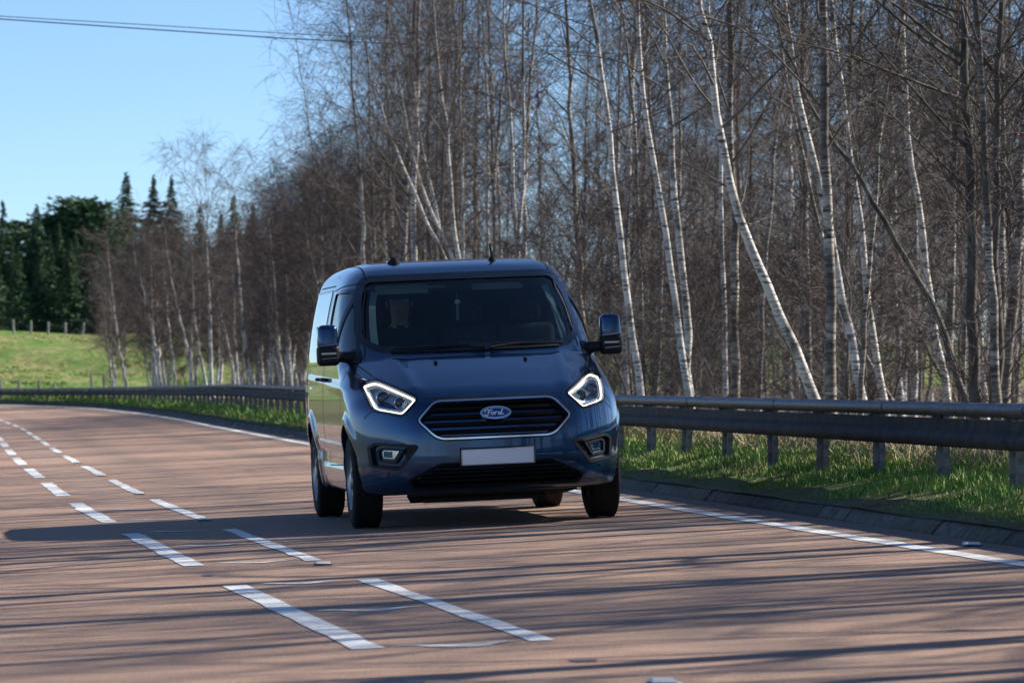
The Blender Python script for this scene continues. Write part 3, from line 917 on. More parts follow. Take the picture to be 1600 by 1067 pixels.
mass('roadside_wood', sp, 'bare wood along both sides of the road behind the viewer')
print('TREES', n)

# far hillside pasture with spruces and fences
def hill_z(X, Y):
    t = np.clip((Y - 208) / 150.0, 0, 1)
    s = t * t * (3 - 2 * t) * 0.55 + t * 0.45
    cross = -0.010 * (X + 35)
    return -0.35 + 5.4 * s + cross * t + 0.16 * np.sin(X * 0.21 + Y * 0.05) * t + 0.16 * np.sin(Y * 0.16 - X * 0.33) * t - 0.9 * np.exp(-(((X + 36) * 0.55 + (Y - 300) * 0.26 ) / 1.2) ** 2) - 0.7 * np.exp(-(((X + 30) * 0.5 + (Y - 250) * 0.3) / 1.2) ** 2)
gx = np.linspace(-150, 120, 109); gy = np.concatenate([np.linspace(200, 370, 120), np.linspace(380, 700, 17)])
GX, GY = np.meshgrid(gx, gy)
GZ = hill_z(GX, GY) + np.random.default_rng(3).normal(0, 0.07, GX.shape)
i = np.arange(len(gy) - 1)[:, None] * len(gx) + np.arange(len(gx) - 1)[None]
F = np.stack([i, i + 1, i + len(gx) + 1, i + len(gx)], -1).reshape(-1, 4)
tag(link('hillside', mesh_np('hillside', np.stack([GX, GY, GZ], -1), F, True), None, M_FIELD), kind='structure', label='sunlit rough pasture rising behind the far bend')

def tussocks(N):
    u = wr.uniform(-120, 260, N); Y = wr.uniform(214, 362, N); X = (u - CX) / FPX * Y
    f = np.sin(X * .55 + Y * .11) + np.sin(X * .23 - Y * .09 + 1) + .8 * np.sin(X * 1.3 + Y * .31); g_ = (f > .35) & (Y < 345 - 14 * np.sin(X * .3)); X, Y = X[g_], Y[g_]; N = len(X)
    k = 5
    X = np.repeat(X, k) + wr.normal(0, .22, N * k); Y = np.repeat(Y, k) + wr.normal(0, .3, N * k)
    n_ = N * k
    B = np.stack([X, Y, hill_z(X, Y) - .05], -1)
    a = wr.uniform(0, 6.28, n_); H = wr.uniform(.05, .14, n_); w = wr.uniform(.05, .11, n_)
    W = np.stack([np.cos(a), np.sin(a), 0 * a], -1) * w[:, None]
    D = np.stack([wr.normal(0, .22, n_), wr.normal(0, .22, n_), H], -1)
    V = np.stack([B - W, B + W, B + D], 1).reshape(-1, 3)
    F = np.arange(n_ * 3).reshape(-1, 3)
    m = m_two('tussock_grass', (0.17, 0.27, 0.06), (0.46, 0.38, 0.19), 0.30, 0.9, 0.40, 0.62, spec=0.1)
    tag(link('rough_grass', mesh_np('rough_grass', V, F), None, m), label='tufts of rough yellowing grass over the pasture bank', kind='stuff', cat='grass')
tussocks(7000)
def spruce_mesh(seed, H, R, dens=1.0, pine=False):
    rs = np.random.default_rng(seed)
    n = int(400 * dens)
    z = H * (0.02 + 0.975 * rs.random(n) ** 0.85) if not pine else H * (0.35 + 0.62 * rs.random(n))
    t = (z / H)
    L = R * ((1 - t) ** 1.05 + 0.012) if not pine else R * np.sqrt(np.clip(1 - ((t - 0.66) / 0.36) ** 2, 0.05, 1))
    L = L * rs.uniform(0.45, 1.25, n)
    az = rs.uniform(0, 2 * np.pi, n)
    m = 5
    pts = []
    for k in range(m):
        f = k / (m - 1)
        zz = z + (0.10 * L * f - 0.42 * L * f ** 1.6 + 0.16 * L * f ** 3 if not pine else 0.25 * L * f)
        pts.append(np.stack([np.cos(az) * L * f, np.sin(az) * L * f, zz], -1))
    PB = np.stack(pts, 1)
    Vb, Fb = tubes_batch(PB, np.full((n, m), 0.02) * np.linspace(1, .3, m)[None], 3)
    # needle sprays: small leaf-sized quads hanging from each bough
    k = 16
    f = rs.uniform(0.15, 1, (n, k))
    idx = f * (m - 1); i0 = np.clip(idx.astype(int), 0, m - 2); fr = (idx - i0)[..., None]
    bi = np.arange(n)[:, None]
    c = (PB[bi, i0] * (1 - fr) + PB[bi, i0 + 1] * fr).reshape(-1, 3)
    N = len(c)
    side = np.stack([-np.sin(np.repeat(az, k)), np.cos(np.repeat(az, k)), np.zeros(N)], -1) * rs.choice([-1, 1], N)[:, None]
    out = np.stack([np.cos(np.repeat(az, k)), np.sin(np.repeat(az, k)), np.zeros(N)], -1)
    d = side * rs.uniform(0.3, 1, N)[:, None] + out * rs.uniform(0.1, .8, N)[:, None] + np.array([0, 0, 1]) * (rs.uniform(-0.7, 0.15, N) if not pine else rs.uniform(-.2, .7, N))[:, None]
    d /= np.linalg.norm(d, axis=1, keepdims=True)
    ln = rs.uniform(0.25, 0.6, N) * (0.6 + 0.1 * R) * np.repeat(0.30 + 0.70 * np.clip(L / R * 2.2, 0, 1), k)
    w = np.cross(d, rs.normal(size=(N, 3))); w /= np.linalg.norm(w, axis=1, keepdims=True) + 1e-9
    w *= (ln * rs.uniform(0.10, 0.22, N))[:, None]
    V = np.stack([c - w, c + w, c + d * ln[:, None] + w * .4, c + d * ln[:, None] - w * .4], 1).reshape(-1, 3)
    Fq = np.arange(N * 4).reshape(-1, 4)
    crown = mesh_np('crown', V, Fq)
    crown.materials.append(M_NEEDLE)
    tp = np.zeros((12, 3)); tp[:, 2] = np.linspace(0, H, 12)
    Vt, Ft = tubes_batch(tp[None], (np.linspace(1, 0.06, 12) * H * 0.014)[None], 7)
    trunk = mesh_np('trunk', Vt, Ft, True); trunk.materials.append(M_DBARK)
    limbs = mesh_np('boughs', Vb, Fb, False); limbs.materials.append(M_LIMB)
    return trunk, limbs, crown
SPR = [spruce_mesh(1, 13, 3.3, 1.15), spruce_mesh(2, 12, 2.7), spruce_mesh(3, 13, 3.7, 1.2)]
PIN = [spruce_mesh(4, 11, 3.2, 0.9, True), spruce_mesh(5, 10, 2.6, 0.8, True)]
sr = np.random.default_rng(9)
def put_conifer(u, ytop, Y, kind, label=None, name='spruce_tree'):
    X = (u - CX) / FPX * Y
    zt = CAM_H + (HY - ytop) / FPX * Y
    z0 = float(hill_z(X, Y)) - 0.1
    ms, H = kind
    t = empty(name, (X, Y, z0), (0, 0, sr.uniform(0, 6.28)), label=label or ('dark spruce in the row beyond the pasture' if name == 'spruce_tree' else 'dark broad pine in the row beyond the pasture'), cat='tree', group='conifers beyond the pasture')
    s = (zt - z0) / H
    w = s * sr.uniform(0.9, 1.15)
    t.scale = (w, w, s)
    for part, me in zip(('trunk', 'boughs', 'crown'), ms): tag(link(part, me, t), kind='stuff' if part == 'boughs' else None)
for u, yt, Y, lab in ((4, 312, 375, 'tall spruce cut by the left edge of the photo'), (57, 318, 372, 'narrow spruce left of the broad pine'), (197, 268, 385, 'tallest dark spruce standing left of the bare birches'), (240, 272, 392, 'thin spruce tip, left of a closely paired one, above the birches'), (268, 272, 392, 'right of two spruce tips close together above the birches'), (365, 303, 390, 'spruce top showing above the right part of the far birches'), (395, 318, 395, None), (452, 324, 400, None), (430, 322, 405, None), (312, 322, 400, None), (480, 335, 400, None), (345, 330, 396, None)):
    j = int(sr.integers(0, 3)); put_conifer(u, yt, Y, (SPR[j], (13, 12, 13)[j]), lab)
for u, yt, Y, lab in ((118, 308, 378, 'broad dark pine with a rounded double top beyond the pasture'), (145, 315, 376, None), (88, 335, 380, None), (165, 340, 382, None), (30, 345, 384, None)):
    j = int(sr.integers(0, 2)); put_conifer(u, yt, Y, (PIN[j], (11, 10)[j]), lab, 'pine_tree')
for q in range(34):
    j = int(sr.integers(0, 3)); put_conifer(-30 + 15 * q + sr.uniform(-6, 6), sr.uniform(345, 400), sr.uniform(362, 374), (SPR[j], (13, 12, 13)[j]))

# fences on the pasture
def fence(pts, label, hgt=1.15, rad=0.055, wires=4):
    f = empty('field_fence', (pts[0][0], pts[0][1], float(hill_z(*pts[0]))), label=label, cat='fence')
    b = Vector(f.location)
    pm = MB(); pm.tube([(0, 0, -0.2), (0, 0, hgt)], [rad, rad * 0.95], 7)
    me = pm.mesh('fence_post', True); me.materials.append(M_WOOD)
    for (X, Y) in pts:
        o = link('fence_post', me, f)
        o.location = Vector((X, Y, float(hill_z(X, Y)))) - b
        o.rotation_euler = (sr.normal(0, .04), sr.normal(0, .06), sr.uniform(0, 3))
    for w in range(wires):
        m = MB()
        m.tube([Vector((X, Y, float(hill_z(X, Y)) + hgt * (0.25 + 0.7 * w / max(1, wires - 1)))) - b for X, Y in pts], 0.004, 4)
        m.build('fence_wire', M_WIRE, f)
fence([((u - CX) / FPX * 352, 352) for u in range(-60, 230, 27)], 'wire fence on pale posts along the top of the pasture below the conifers', 1.1, 0.10)
fence([((u - CX) / FPX * Y, Y) for u, Y in ((-30, 228), (0, 229), (29, 230), (60, 231), (88, 234), (113, 238), (144, 243), (163, 240), (182, 236))], 'wire fence on thin posts low on the pasture behind the barrier', 1.1, 0.07, 3)
# dark bush at the end of the top fence
ms, H = SHRUB[1]
# overhead lines
def cable(label, pts, Y0, Y1, r):
    n = len(pts)
    P_ = [px(x, y, Y0 + (Y1 - Y0) * i / (n - 1)) for i, (x, y) in enumerate(pts)]
    b = Vector(P_[0])
    o = empty('power_cable', b, label=label, cat='power cable')
    m = MB(); m.tube([Vector(p) - b for p in P_], r, 5)
    m.build('conductor', M_WIRE, o)
cable('upper of the two thin overhead cables crossing the sky', [(-160, 18), (0, 25.5), (220, 38.5), (440, 52), (700, 64.5), (1000, 79), (1300, 87), (1760, 92)], 96, 96, 0.0085)
cable('lower and thicker of the two overhead cables crossing the sky', [(-160, 19), (0, 30), (220, 45), (440, 60), (700, 73), (1000, 86), (1300, 94), (1760, 97)], 97, 97, 0.0125)
# ------------------------------------------------------------------ the van: a solid described by a distance-like function, meshed by surface nets
def paint_van(nt, b):
    n = noise(nt, 900, 1, 0.5)
    c = ramp(nt, n.outputs['Fac'], [(0.3, (0.002, 0.028, 0.078)), (0.7, (0.005, 0.066, 0.170))])
    nt.links.new(c.outputs[0], b.inputs['Base Color'])
    # road film: faint dust, more of it low on the body
    tc = nt.nodes.new('ShaderNodeTexCoord'); sp = nt.nodes.new('ShaderNodeSeparateXYZ'); nt.links.new(tc.outputs['Object'], sp.inputs[0])
    mr = nt.nodes.new('ShaderNodeMapRange'); nt.links.new(sp.outputs[2], mr.inputs[0])
    mr.inputs[1].default_value = 0.25; mr.inputs[2].default_value = 1.0; mr.inputs[3].default_value = 0.22; mr.inputs[4].default_value = 0.03
    d = noise(nt, 7, 6, 0.7, stretch=(1, 1, .5))
    mu = nt.nodes.new('ShaderNodeMath'); mu.operation = 'MULTIPLY'
    nt.links.new(mr.outputs[0], mu.inputs[0]); nt.links.new(ramp(nt, d.outputs['Fac'], [(0.35, (0, 0, 0)), (0.7, (1, 1, 1))]).outputs[0], mu.inputs[1])
    cr = nt.nodes.new('ShaderNodeMath'); cr.operation = 'MULTIPLY_ADD'; nt.links.new(mu.outputs[0], cr.inputs[0]); cr.inputs[1].default_value = 0.9; cr.inputs[2].default_value = 0.012
    nt.links.new(cr.outputs[0], b.inputs['Coat Roughness'])
    nt.links.new(mixc(nt, mu.outputs[0], c.outputs[0], (0.06, 0.052, 0.045)), b.inputs['Base Color'])
M_PAINT = mat('blue_car_paint', (0.01, 0.04, 0.13), 0.26, 0.75, 1.0, 0.015, build=paint_van)
M_BLACKP = mat('black_plastic', (0.010, 0.010, 0.011), 0.55, spec=0.35)
M_GRILLE = mat('grille_black', (0.005, 0.005, 0.006), 0.7, spec=0.15)
M_SCRIPT = mat('badge_script', (0.85, 0.86, 0.88), 0.3, 0.2)
M_GLOSSB = mat('gloss_black', (0.006, 0.006, 0.007), 0.12)
M_TRIM = mat('cab_trim', (0.035, 0.037, 0.04), 0.8)
M_PALE = mat('pale_headlining', (0.36, 0.40, 0.39), 0.85)
M_DASH = mat('dashboard_plastic', (0.045, 0.055, 0.06), 0.65)
M_CHROME = mat('chrome', (0.75, 0.76, 0.78), 0.16, 1.0)
M_SILVER = mat('wheel_silver', (0.42, 0.43, 0.45), 0.35, 0.8)
M_RUBBER = mat('tyre_rubber', (0.012, 0.012, 0.012), 0.8, spec=0.25)
M_PLATE = mat('number_plate', (0.92, 0.92, 0.91), 0.4)
M_BADGE = mat('badge_blue', (0.012, 0.045, 0.22), 0.2, 0.2, 1.0)
M_REFL = mat('lamp_reflector', (0.62, 0.64, 0.66), 0.18, 0.95)
M_LAMPIN = mat('lamp_housing', (0.45, 0.46, 0.47), 0.3, 0.5)
def glass(name, tint, fac=1.0, rough=0.0, ior=1.5):
    m = bpy.data.materials.new(name)
    m.use_nodes = True
    nt = m.node_tree
    nt.nodes.clear()
    out = nt.nodes.new('ShaderNodeOutputMaterial')
    tr = nt.nodes.new('ShaderNodeBsdfTransparent'); tr.inputs[0].default_value = (*tint, 1)
    gl = nt.nodes.new('ShaderNodeBsdfGlossy'); gl.inputs['Roughness'].default_value = rough
    lw = nt.nodes.new('ShaderNodeLayerWeight'); lw.inputs[0].default_value = 0.5
    pw = nt.nodes.new('ShaderNodeMath'); pw.operation = 'POWER'; pw.inputs[1].default_value = 5.0
    nt.links.new(lw.outputs['Facing'], pw.inputs[0])
    f0 = ((ior - 1) / (ior + 1)) ** 2
    fr = nt.nodes.new('ShaderNodeMath'); fr.operation = 'MULTIPLY_ADD'; fr.inputs[1].default_value = 1 - f0; fr.inputs[2].default_value = f0
    nt.links.new(pw.outputs[0], fr.inputs[0])
    mx = nt.nodes.new('ShaderNodeMixShader')
    nt.links.new(fr.outputs[0], mx.inputs[0]); nt.links.new(tr.outputs[0], mx.inputs[1]); nt.links.new(gl.outputs[0], mx.inputs[2])
    nt.links.new(mx.outputs[0], out.inputs[0])
    return m
M_GLASS = glass('windscreen_glass', (0.46, 0.57, 0.57), ior=1.55)
M_SGLASS = glass('side_glass', (0.5, 0.6, 0.58), ior=2.3)
M_LENS = glass('clear_lens', (0.95, 0.96, 0.97), ior=1.35)
M_DGLASS = mat('privacy_glass', (0.006, 0.008, 0.009), 0.03, 0.0, 1.0, 0.0)
M_DRL = bpy.data.materials.new('lit_light_strip'); M_DRL.use_nodes = True
_b = M_DRL.node_tree.nodes['Principled BSDF']
_b.inputs['Base Color'].default_value = (0.9, 0.9, 0.85, 1)
_b.inputs['Emission Color'].default_value = (1.0, 0.96, 0.86, 1)
_b.inputs['Emission Strength'].default_value = 1.15

def catmull(pts, n=400):
    pts = np.asarray(pts, float)
    t = np.arange(len(pts))
    u = np.linspace(0, len(pts) - 1, n)
    i = np.clip(u.astype(int), 0, len(pts) - 2); f = (u - i)[:, None]
    g = lambda k: pts[np.clip(k, 0, len(pts) - 1)]
    p0, p1, p2, p3 = g(i - 1), g(i), g(i + 1), g(i + 2)
    return 0.5 * ((2 * p1) + (-p0 + p2) * f + (2 * p0 - 5 * p1 + 4 * p2 - p3) * f ** 2 + (-p0 + 3 * p1 - 3 * p2 + p3) * f ** 3)
_top = catmull([(-1.2, 0.80), (-0.95, 0.905), (-0.75, 0.995), (-0.45, 1.105), (-0.18, 1.19), (-0.06, 1.225)], 200)
_ws = catmull([(-0.03, 1.24), (0.25, 1.43), (0.55, 1.635), (0.80, 1.79), (0.95, 1.868), (1.12, 1.922), (1.4, 1.955), (2.0, 1.975), (2.8, 1.972), (3.6, 1.95), (4.3, 1.92)], 400)
_tp = np.concatenate([_top, _ws])
_fr = catmull([(0.0, -0.70), (0.20, -0.80), (0.27, -0.875), (0.34, -0.925), (0.45, -0.950), (0.58, -0.950), (0.70, -0.942), (0.82, -0.915), (0.92, -0.872), (1.05, -0.76), (1.3, -0.5), (2.1, 0.3)], 300)
_sd = catmull([(0.0, 0.90), (0.22, 0.925), (0.32, 0.945), (0.45, 0.962), (0.54, 0.962), (0.66, 0.984), (0.80, 0.988), (0.98, 0.986), (1.06, 0.975), (1.16, 0.970), (1.24, 0.964), (1.40, 0.942), (1.60, 0.903), (1.78, 0.856), (1.90, 0.825), (2.1, 0.74)], 400)
_slope = np.sqrt(1 + np.gradient(_tp[:, 1], _tp[:, 0]) ** 2)
_fsl = np.sqrt(1 + np.gradient(_fr[:, 1], _fr[:, 0]) ** 2)
def pfun(x):
    ax = np.abs(x)
    return 0.27 * ax ** 2 + 2.0 * np.clip(ax - 0.56, 0, None) ** 2
def smax(a, b, k):
    h = np.clip(k - np.abs(a - b), 0, None) / k
    return np.maximum(a, b) + h * h * (k * 0.25)
def sstep(t): t = np.clip(t, 0, 1); return t * t * (3 - 2 * t)
WB, WR = 2.933, 0.343
def outer(x, y, z):
    """the body without any openings"""
    ax = np.abs(x)
    yp = y - pfun(x) * np.clip(1 - 0.30 * np.clip((z - 1.25) / 0.6, 0, 1), 0, 1)
    # two ridges on the bonnet that run out to the lamps, hollow between lamp and grille
    ridge = 0.014 * np.exp(-((ax - (0.62 + 0.10 * yp)) / 0.055) ** 2) * sstep((0.1 - yp) / 0.2) * sstep((yp + 0.9) / 0.2)
    crown = 0.016 * ax ** 2 + 0.030 * ax ** 4
    zt = np.interp(yp, _tp[:, 0], _tp[:, 1])
    sl = np.interp(yp, _tp[:, 0], _slope)
    ft = (z - zt - ridge + crown) / sl
    yf = np.interp(z, _fr[:, 0], _fr[:, 1])
    # bumper: lower corners step forward
    ff = (yf - yp) / np.interp(z, _fr[:, 0], _fsl)
    nose = smax(ff, ft, 0.07)
    w = np.interp(z, _sd[:, 0], _sd[:, 1])
    d0 = np.sqrt(y ** 2 + (z - 0.36) ** 2); d1 = np.sqrt((y - WB) ** 2 + (z - 0.36) ** 2)
    fl = 0.020 * (sstep((0.50 - d0) / 0.07) + sstep((0.50 - d1) / 0.07))
    low = -0.018 * sstep((z - 0.40) / 0.06) * sstep((0.60 - z) / 0.05) * sstep((y - 0.55) / 0.1) * sstep((2.35 - y) / 0.1)
    crease = 0.012 * np.exp(-((z - (1.02 + 0.02 * y)) / 0.035) ** 2)
    taper = -0.05 * sstep((y - 3.0) / 1.1)
    fs = (ax - (w + fl + low + crease * 0.6 + taper)) * 0.97
    kk = 0.10 + 0.10 * np.clip((z - 1.2) / 0.6, 0, 1)
    f = smax(nose, fs, kk)
    f = smax(f, y - 4.03 + 0.10 * np.clip(z - 1.0, 0, None) , 0.09)
    zb = 0.235 + 0.02 * np.clip(-y - .3, 0, 1) + 0.0 * ax
    return smax(f, zb - z, 0.05)

def poly_sd(P, a, b):
    """signed distance to a polygon (negative inside); a, b broadcastable arrays"""
    P = np.asarray(P, float)
    d = np.full(np.broadcast(a, b).shape, 1e9)
    s = np.ones(d.shape)
    n = len(P)
    for i in range(n):
        x0, y0 = P[i]; x1, y1 = P[i - 1]
        ex, ey = x1 - x0, y1 - y0
        wx, wy = a - x0, b - y0
        t = np.clip((wx * ex + wy * ey) / (ex * ex + ey * ey), 0, 1)
        d = np.minimum(d, (wx - ex * t) ** 2 + (wy - ey * t) ** 2)
        c1 = b >= y0; c2 = b < y1; c3 = ex * wy > ey * wx
        s = np.where((c1 & c2 & c3) | (~c1 & ~c2 & ~c3), -s, s)
    return np.sqrt(d) * s

def rounded(P, r, k=5):
    """polygon with rounded corners"""
    P = [Vector((p[0], p[1])) for p in P]
    out = []
    n = len(P)
    for i in range(n):
        a, b, c = P[i - 1], P[i], P[(i + 1) % n]
        rr = r[i] if hasattr(r, '__len__') else r
        u, v = (a - b), (c - b)
        q = min(rr, u.length * 0.45, v.length * 0.45)
        s, e = b + u.normalized() * q, b + v.normalized() * q
        for j in range(k + 1):
            t = j / k
            out.append(tuple(s * (1 - t) ** 2 + b * 2 * t * (1 - t) + e * t * t))
    return out
HEAD = rounded([(0.535, 0.930), (0.655, 0.812), (0.845, 0.858), (0.885, 1.045), (0.79, 1.078)], [.03, .03, .04, .03, .05])
GRILLE = rounded([(-0.548, 0.772), (-0.425, 0.900), (0.425, 0.900), (0.548, 0.772), (0.415, 0.636), (-0.415, 0.636)], [.03, .05, .05, .03, .06, .06])
INTAKE = rounded([(-0.40, 0.455), (0.40, 0.455), (0.63, 0.345), (0.59, 0.290), (-0.59, 0.290), (-0.63, 0.345)], 0.025)
FOG = rounded([(0.555, 0.590), (0.84, 0.618), (0.885, 0.590), (0.87, 0.450), (0.69, 0.425)], 0.022)
SCREEN = rounded([(-0.725, 1.842), (0.725, 1.842), (0.792, 1.70), (0.838, 1.37), (0.69, 1.272), (-0.69, 1.272), (-0.838, 1.37), (-0.792, 1.70)], [.07, .07, .2, .09, .09, .09, .09, .2], 8)
# side glass outlines as (y, z)
QUARTER = rounded([(0.36, 1.235), (0.905, 1.235), (0.905, 1.70), (0.80, 1.63)], 0.03)
DOORWIN = rounded([(0.95, 1.235), (1.66, 1.22), (1.66, 1.745), (1.04, 1.745), (0.95, 1.70)], [.02, .04, .06, .05, .03])
REARWIN = rounded([(1.95, 1.20), (3.72, 1.19), (3.66, 1.76), (1.95, 1.765)], [.05, .08, .1, .06])

def part_sd(P, a, b, m):
    if np.ndim(m) != 1: return poly_sd(P, a, b)
    o = np.full(m.shape, 1.0)
    if m.any(): o[m] = poly_sd(P, a[m], b[m])
    return o
def near(P, a, b):
    if np.ndim(a) != 1: return None
    q = np.asarray(P); lo, hi = q.min(0) - .03, q.max(0) + .03
    return (a > lo[0]) & (a < hi[0]) & (b > lo[1]) & (b < hi[1])
def cuts(F0, x, y, z):
    ax = np.abs(x)
    f = F0
    head = part_sd(HEAD, ax, z, near(HEAD, ax, z)); gr = part_sd(GRILLE, x, z, near(GRILLE, x, z)); itk = part_sd(INTAKE, x, z, near(INTAKE, x, z)); fg = part_sd(FOG, ax, z, near(FOG, ax, z))
    fr = y - 0.35
    for pd, dep in ((head, 0.055), (gr, 0.045), (itk, 0.055), (fg, 0.045)):
        f = np.maximum(f, -np.maximum(np.maximum(pd, -(F0 + dep)), fr))
    # wheel wells
    for yw in (0.0, WB):
        d = np.sqrt((y - yw) ** 2 + (z - 0.36) ** 2) - 0.392
        f = np.maximum(f, -np.maximum(d, 0.56 - ax))
    # cab: hollow behind the skin, open where the glass is
    yp = y - pfun(x) * 0.8
    cab = np.maximum(np.maximum(F0 + 0.05, y - 1.80), np.maximum(0.62 - z, 0.16 - yp))
    scr = np.maximum(part_sd(SCREEN, x, z, near(SCREEN, x, z)), np.maximum(np.abs(F0 + 0.04) - 0.06, y - 1.35))
    f = np.maximum(f, -cab)
    f = np.maximum(f, -scr)
    sd = np.minimum(part_sd(QUARTER, y, z, near(QUARTER, y, z)), part_sd(DOORWIN, y, z, near(DOORWIN, y, z)))
    f = np.maximum(f, -np.maximum(np.maximum(sd, np.abs(F0 + 0.04) - 0.06), 0.6 - ax))
    return f
def body_F(x, y, z):
    return cuts(outer(x, y, z), x, y, z)

def surface_nets(X, Y, Z, V):
    ins = V < 0
    nx, ny, nz = V.shape
    cnt = np.zeros((nx - 1, ny - 1, nz - 1), np.uint8)
    for a in (0, 1):
        for b in (0, 1):
            for c in (0, 1):
                cnt += ins[a:nx - 1 + a, b:ny - 1 + b, c:nz - 1 + c]
    act = (cnt > 0) & (cnt < 8)
    idx = np.full(act.shape, -1, np.int32)
    I, J, K = np.nonzero(act)
    idx[I, J, K] = np.arange(len(I))
    acc = np.zeros((len(I), 3)); num = np.zeros(len(I))
    co = [(0, 0, 0), (1, 0, 0), (0, 1, 0), (1, 1, 0), (0, 0, 1), (1, 0, 1), (0, 1, 1), (1, 1, 1)]
    val = [V[I + a, J + b, K + c] for a, b, c in co]
    pos = [np.stack([X[I + a], Y[J + b], Z[K + c]], -1) for a, b, c in co]
    for a, b in ((0, 1), (2, 3), (4, 5), (6, 7), (0, 2), (1, 3), (4, 6), (5, 7), (0, 4), (1, 5), (2, 6), (3, 7)):
        m = (val[a] < 0) != (val[b] < 0)
        t = np.where(m, val[a] / np.where(m, val[a] - val[b], 1), 0)
        acc += np.where(m[:, None], pos[a] + (pos[b] - pos[a]) * t[:, None], 0); num += m
    P_ = acc / num[:, None]
    Q = []
    s = ins[:-1, 1:-1, 1:-1] != ins[1:, 1:-1, 1:-1]
    i, j, k = np.nonzero(s); f = ins[i, j + 1, k + 1]
    q = np.stack([idx[i, j, k], idx[i, j + 1, k], idx[i, j + 1, k + 1], idx[i, j, k + 1]], -1); q[~f] = q[~f][:, ::-1]; Q.append(q)
    s = ins[1:-1, :-1, 1:-1] != ins[1:-1, 1:, 1:-1]
    i, j, k = np.nonzero(s); f = ins[i + 1, j, k + 1]
    q = np.stack([idx[i, j, k], idx[i, j, k + 1], idx[i + 1, j, k + 1], idx[i + 1, j, k]], -1); q[~f] = q[~f][:, ::-1]; Q.append(q)
    s = ins[1:-1, 1:-1, :-1] != ins[1:-1, 1:-1, 1:]
    i, j, k = np.nonzero(s); f = ins[i + 1, j + 1, k]
    q = np.stack([idx[i, j, k], idx[i + 1, j, k], idx[i + 1, j + 1, k], idx[i, j + 1, k]], -1); q[~f] = q[~f][:, ::-1]; Q.append(q)
    return P_, np.concatenate(Q)

def grad(fn, p, e=0.002, f=None):
    x, y, z = p[:, 0], p[:, 1], p[:, 2]
    if f is not None: return np.stack([fn(x + e, y, z) - f, fn(x, y + e, z) - f, fn(x, y, z + e) - f], -1) / e
    return np.stack([fn(x + e, y, z) - fn(x - e, y, z), fn(x, y + e, z) - fn(x, y - e, z), fn(x, y, z + e) - fn(x, y, z - e)], -1) / (2 * e)

def seg(*parts):
    return np.concatenate([np.arange(a, b - 1e-6, s) for a, b, s in parts])
XH = np.arange(0.005, 1.06, 0.010)
YG = seg((-1.02, 0.42, 0.010), (0.42, 1.9, 0.018), (1.9, 4.16, 0.034))
ZG = seg((0.16, 1.15, 0.010), (1.15, 2.06, 0.013))
V_ = np.empty((len(XH), len(YG), len(ZG)), np.float32)
for a in range(0, len(XH), 12):
    xs = XH[a:a + 12][:, None, None]
    V_[a:a + 12] = body_F(xs, YG[None, :, None], ZG[None, None, :])
V_ = np.concatenate([V_[::-1], V_]); XG = np.concatenate([-XH[::-1], XH])
VP, VF = surface_nets(XG, YG, ZG, V_)
del V_
for it in range(3):
    f = body_F(VP[:, 0], VP[:, 1], VP[:, 2]); g_ = grad(body_F, VP, 0.001, f)
    st = -(f / np.maximum((g_ ** 2).sum(1), 0.25))[:, None] * g_
    L_ = np.linalg.norm(st, axis=1, keepdims=True)
    VP = VP + st * np.minimum(1, 0.007 / np.maximum(L_, 1e-9))
VN = grad(body_F, VP, 0.0035); VN /= np.linalg.norm(VN, axis=1, keepdims=True) + 1e-9
FC = VP[VF].mean(1)
F0c = outer(FC[:, 0], FC[:, 1], FC[:, 2])
skin = F0c > -0.004
# every face belongs to one panel
fx, fy, fz = FC.T
fax = np.abs(fx)
fyp = fy - pfun(fx)
front = fy < 0.5
rec = front & ~skin & ((poly_sd(HEAD, fax, fz) < .006) | (poly_sd(GRILLE, fx, fz) < .006) | (poly_sd(INTAKE, fx, fz) < .006) | (poly_sd(FOG, fax, fz) < .006)) & (fy < 0.15) & (fz < 1.12) & (F0c > -0.075)
well = ~skin & ~rec & (fz < 0.80) & (((np.hypot(fy, fz - .36) < .41) | (np.hypot(fy - WB, fz - .36) < .41)))
inside = ~skin & ~rec & ~well
def bonnet_line(ax): return np.interp(ax, [0, 0.42, 0.50, 0.56, 0.80, 0.95], [0.932, 0.932, 0.935, 0.965, 1.10, 1.16])
isbon = skin & (fyp < 0.0) & (fz > bonnet_line(fax)) & (fax < 0.86 + 0.05 * fy) & (fz < 1.27)
DOOR = [(0.47, 0.45), (1.80, 0.43), (1.80, 1.80), (1.0, 1.815), (0.88, 1.74), (0.30, 1.25), (0.38, 0.95)]
isdoor = skin & (fax > 0.6) & (poly_sd(DOOR, fy, fz) < 0)
isbump = skin & (fy < -0.30) & (fz < 0.80) & ~isbon
isbump |= skin & (fy < -0.42) & (fz < np.interp(fax, [0, .5, .66, .86, 1.0], [1.0, .94, .80, .84, .80])) & ~isbon & (poly_sd(HEAD, fax, fz) > 0)
panel = np.full(len(VF), 0)
panel[isbon] = 1; panel[isdoor & (fx < 0)] = 2; panel[isdoor & (fx > 0)] = 3; panel[isbump] = 4
VAN_YAW, VAN_ROLL = math.radians(7.4), math.atan(E)
VAN_X, VAN_Y = -0.204, 34.3
van = empty('panel_van', (VAN_X, VAN_Y, E * (VAN_X - float(road_x(VAN_Y))) + 0.004), (0, -VAN_ROLL, VAN_YAW),
            label='dark blue panel van driving towards the viewer with its light strips lit', cat='van')
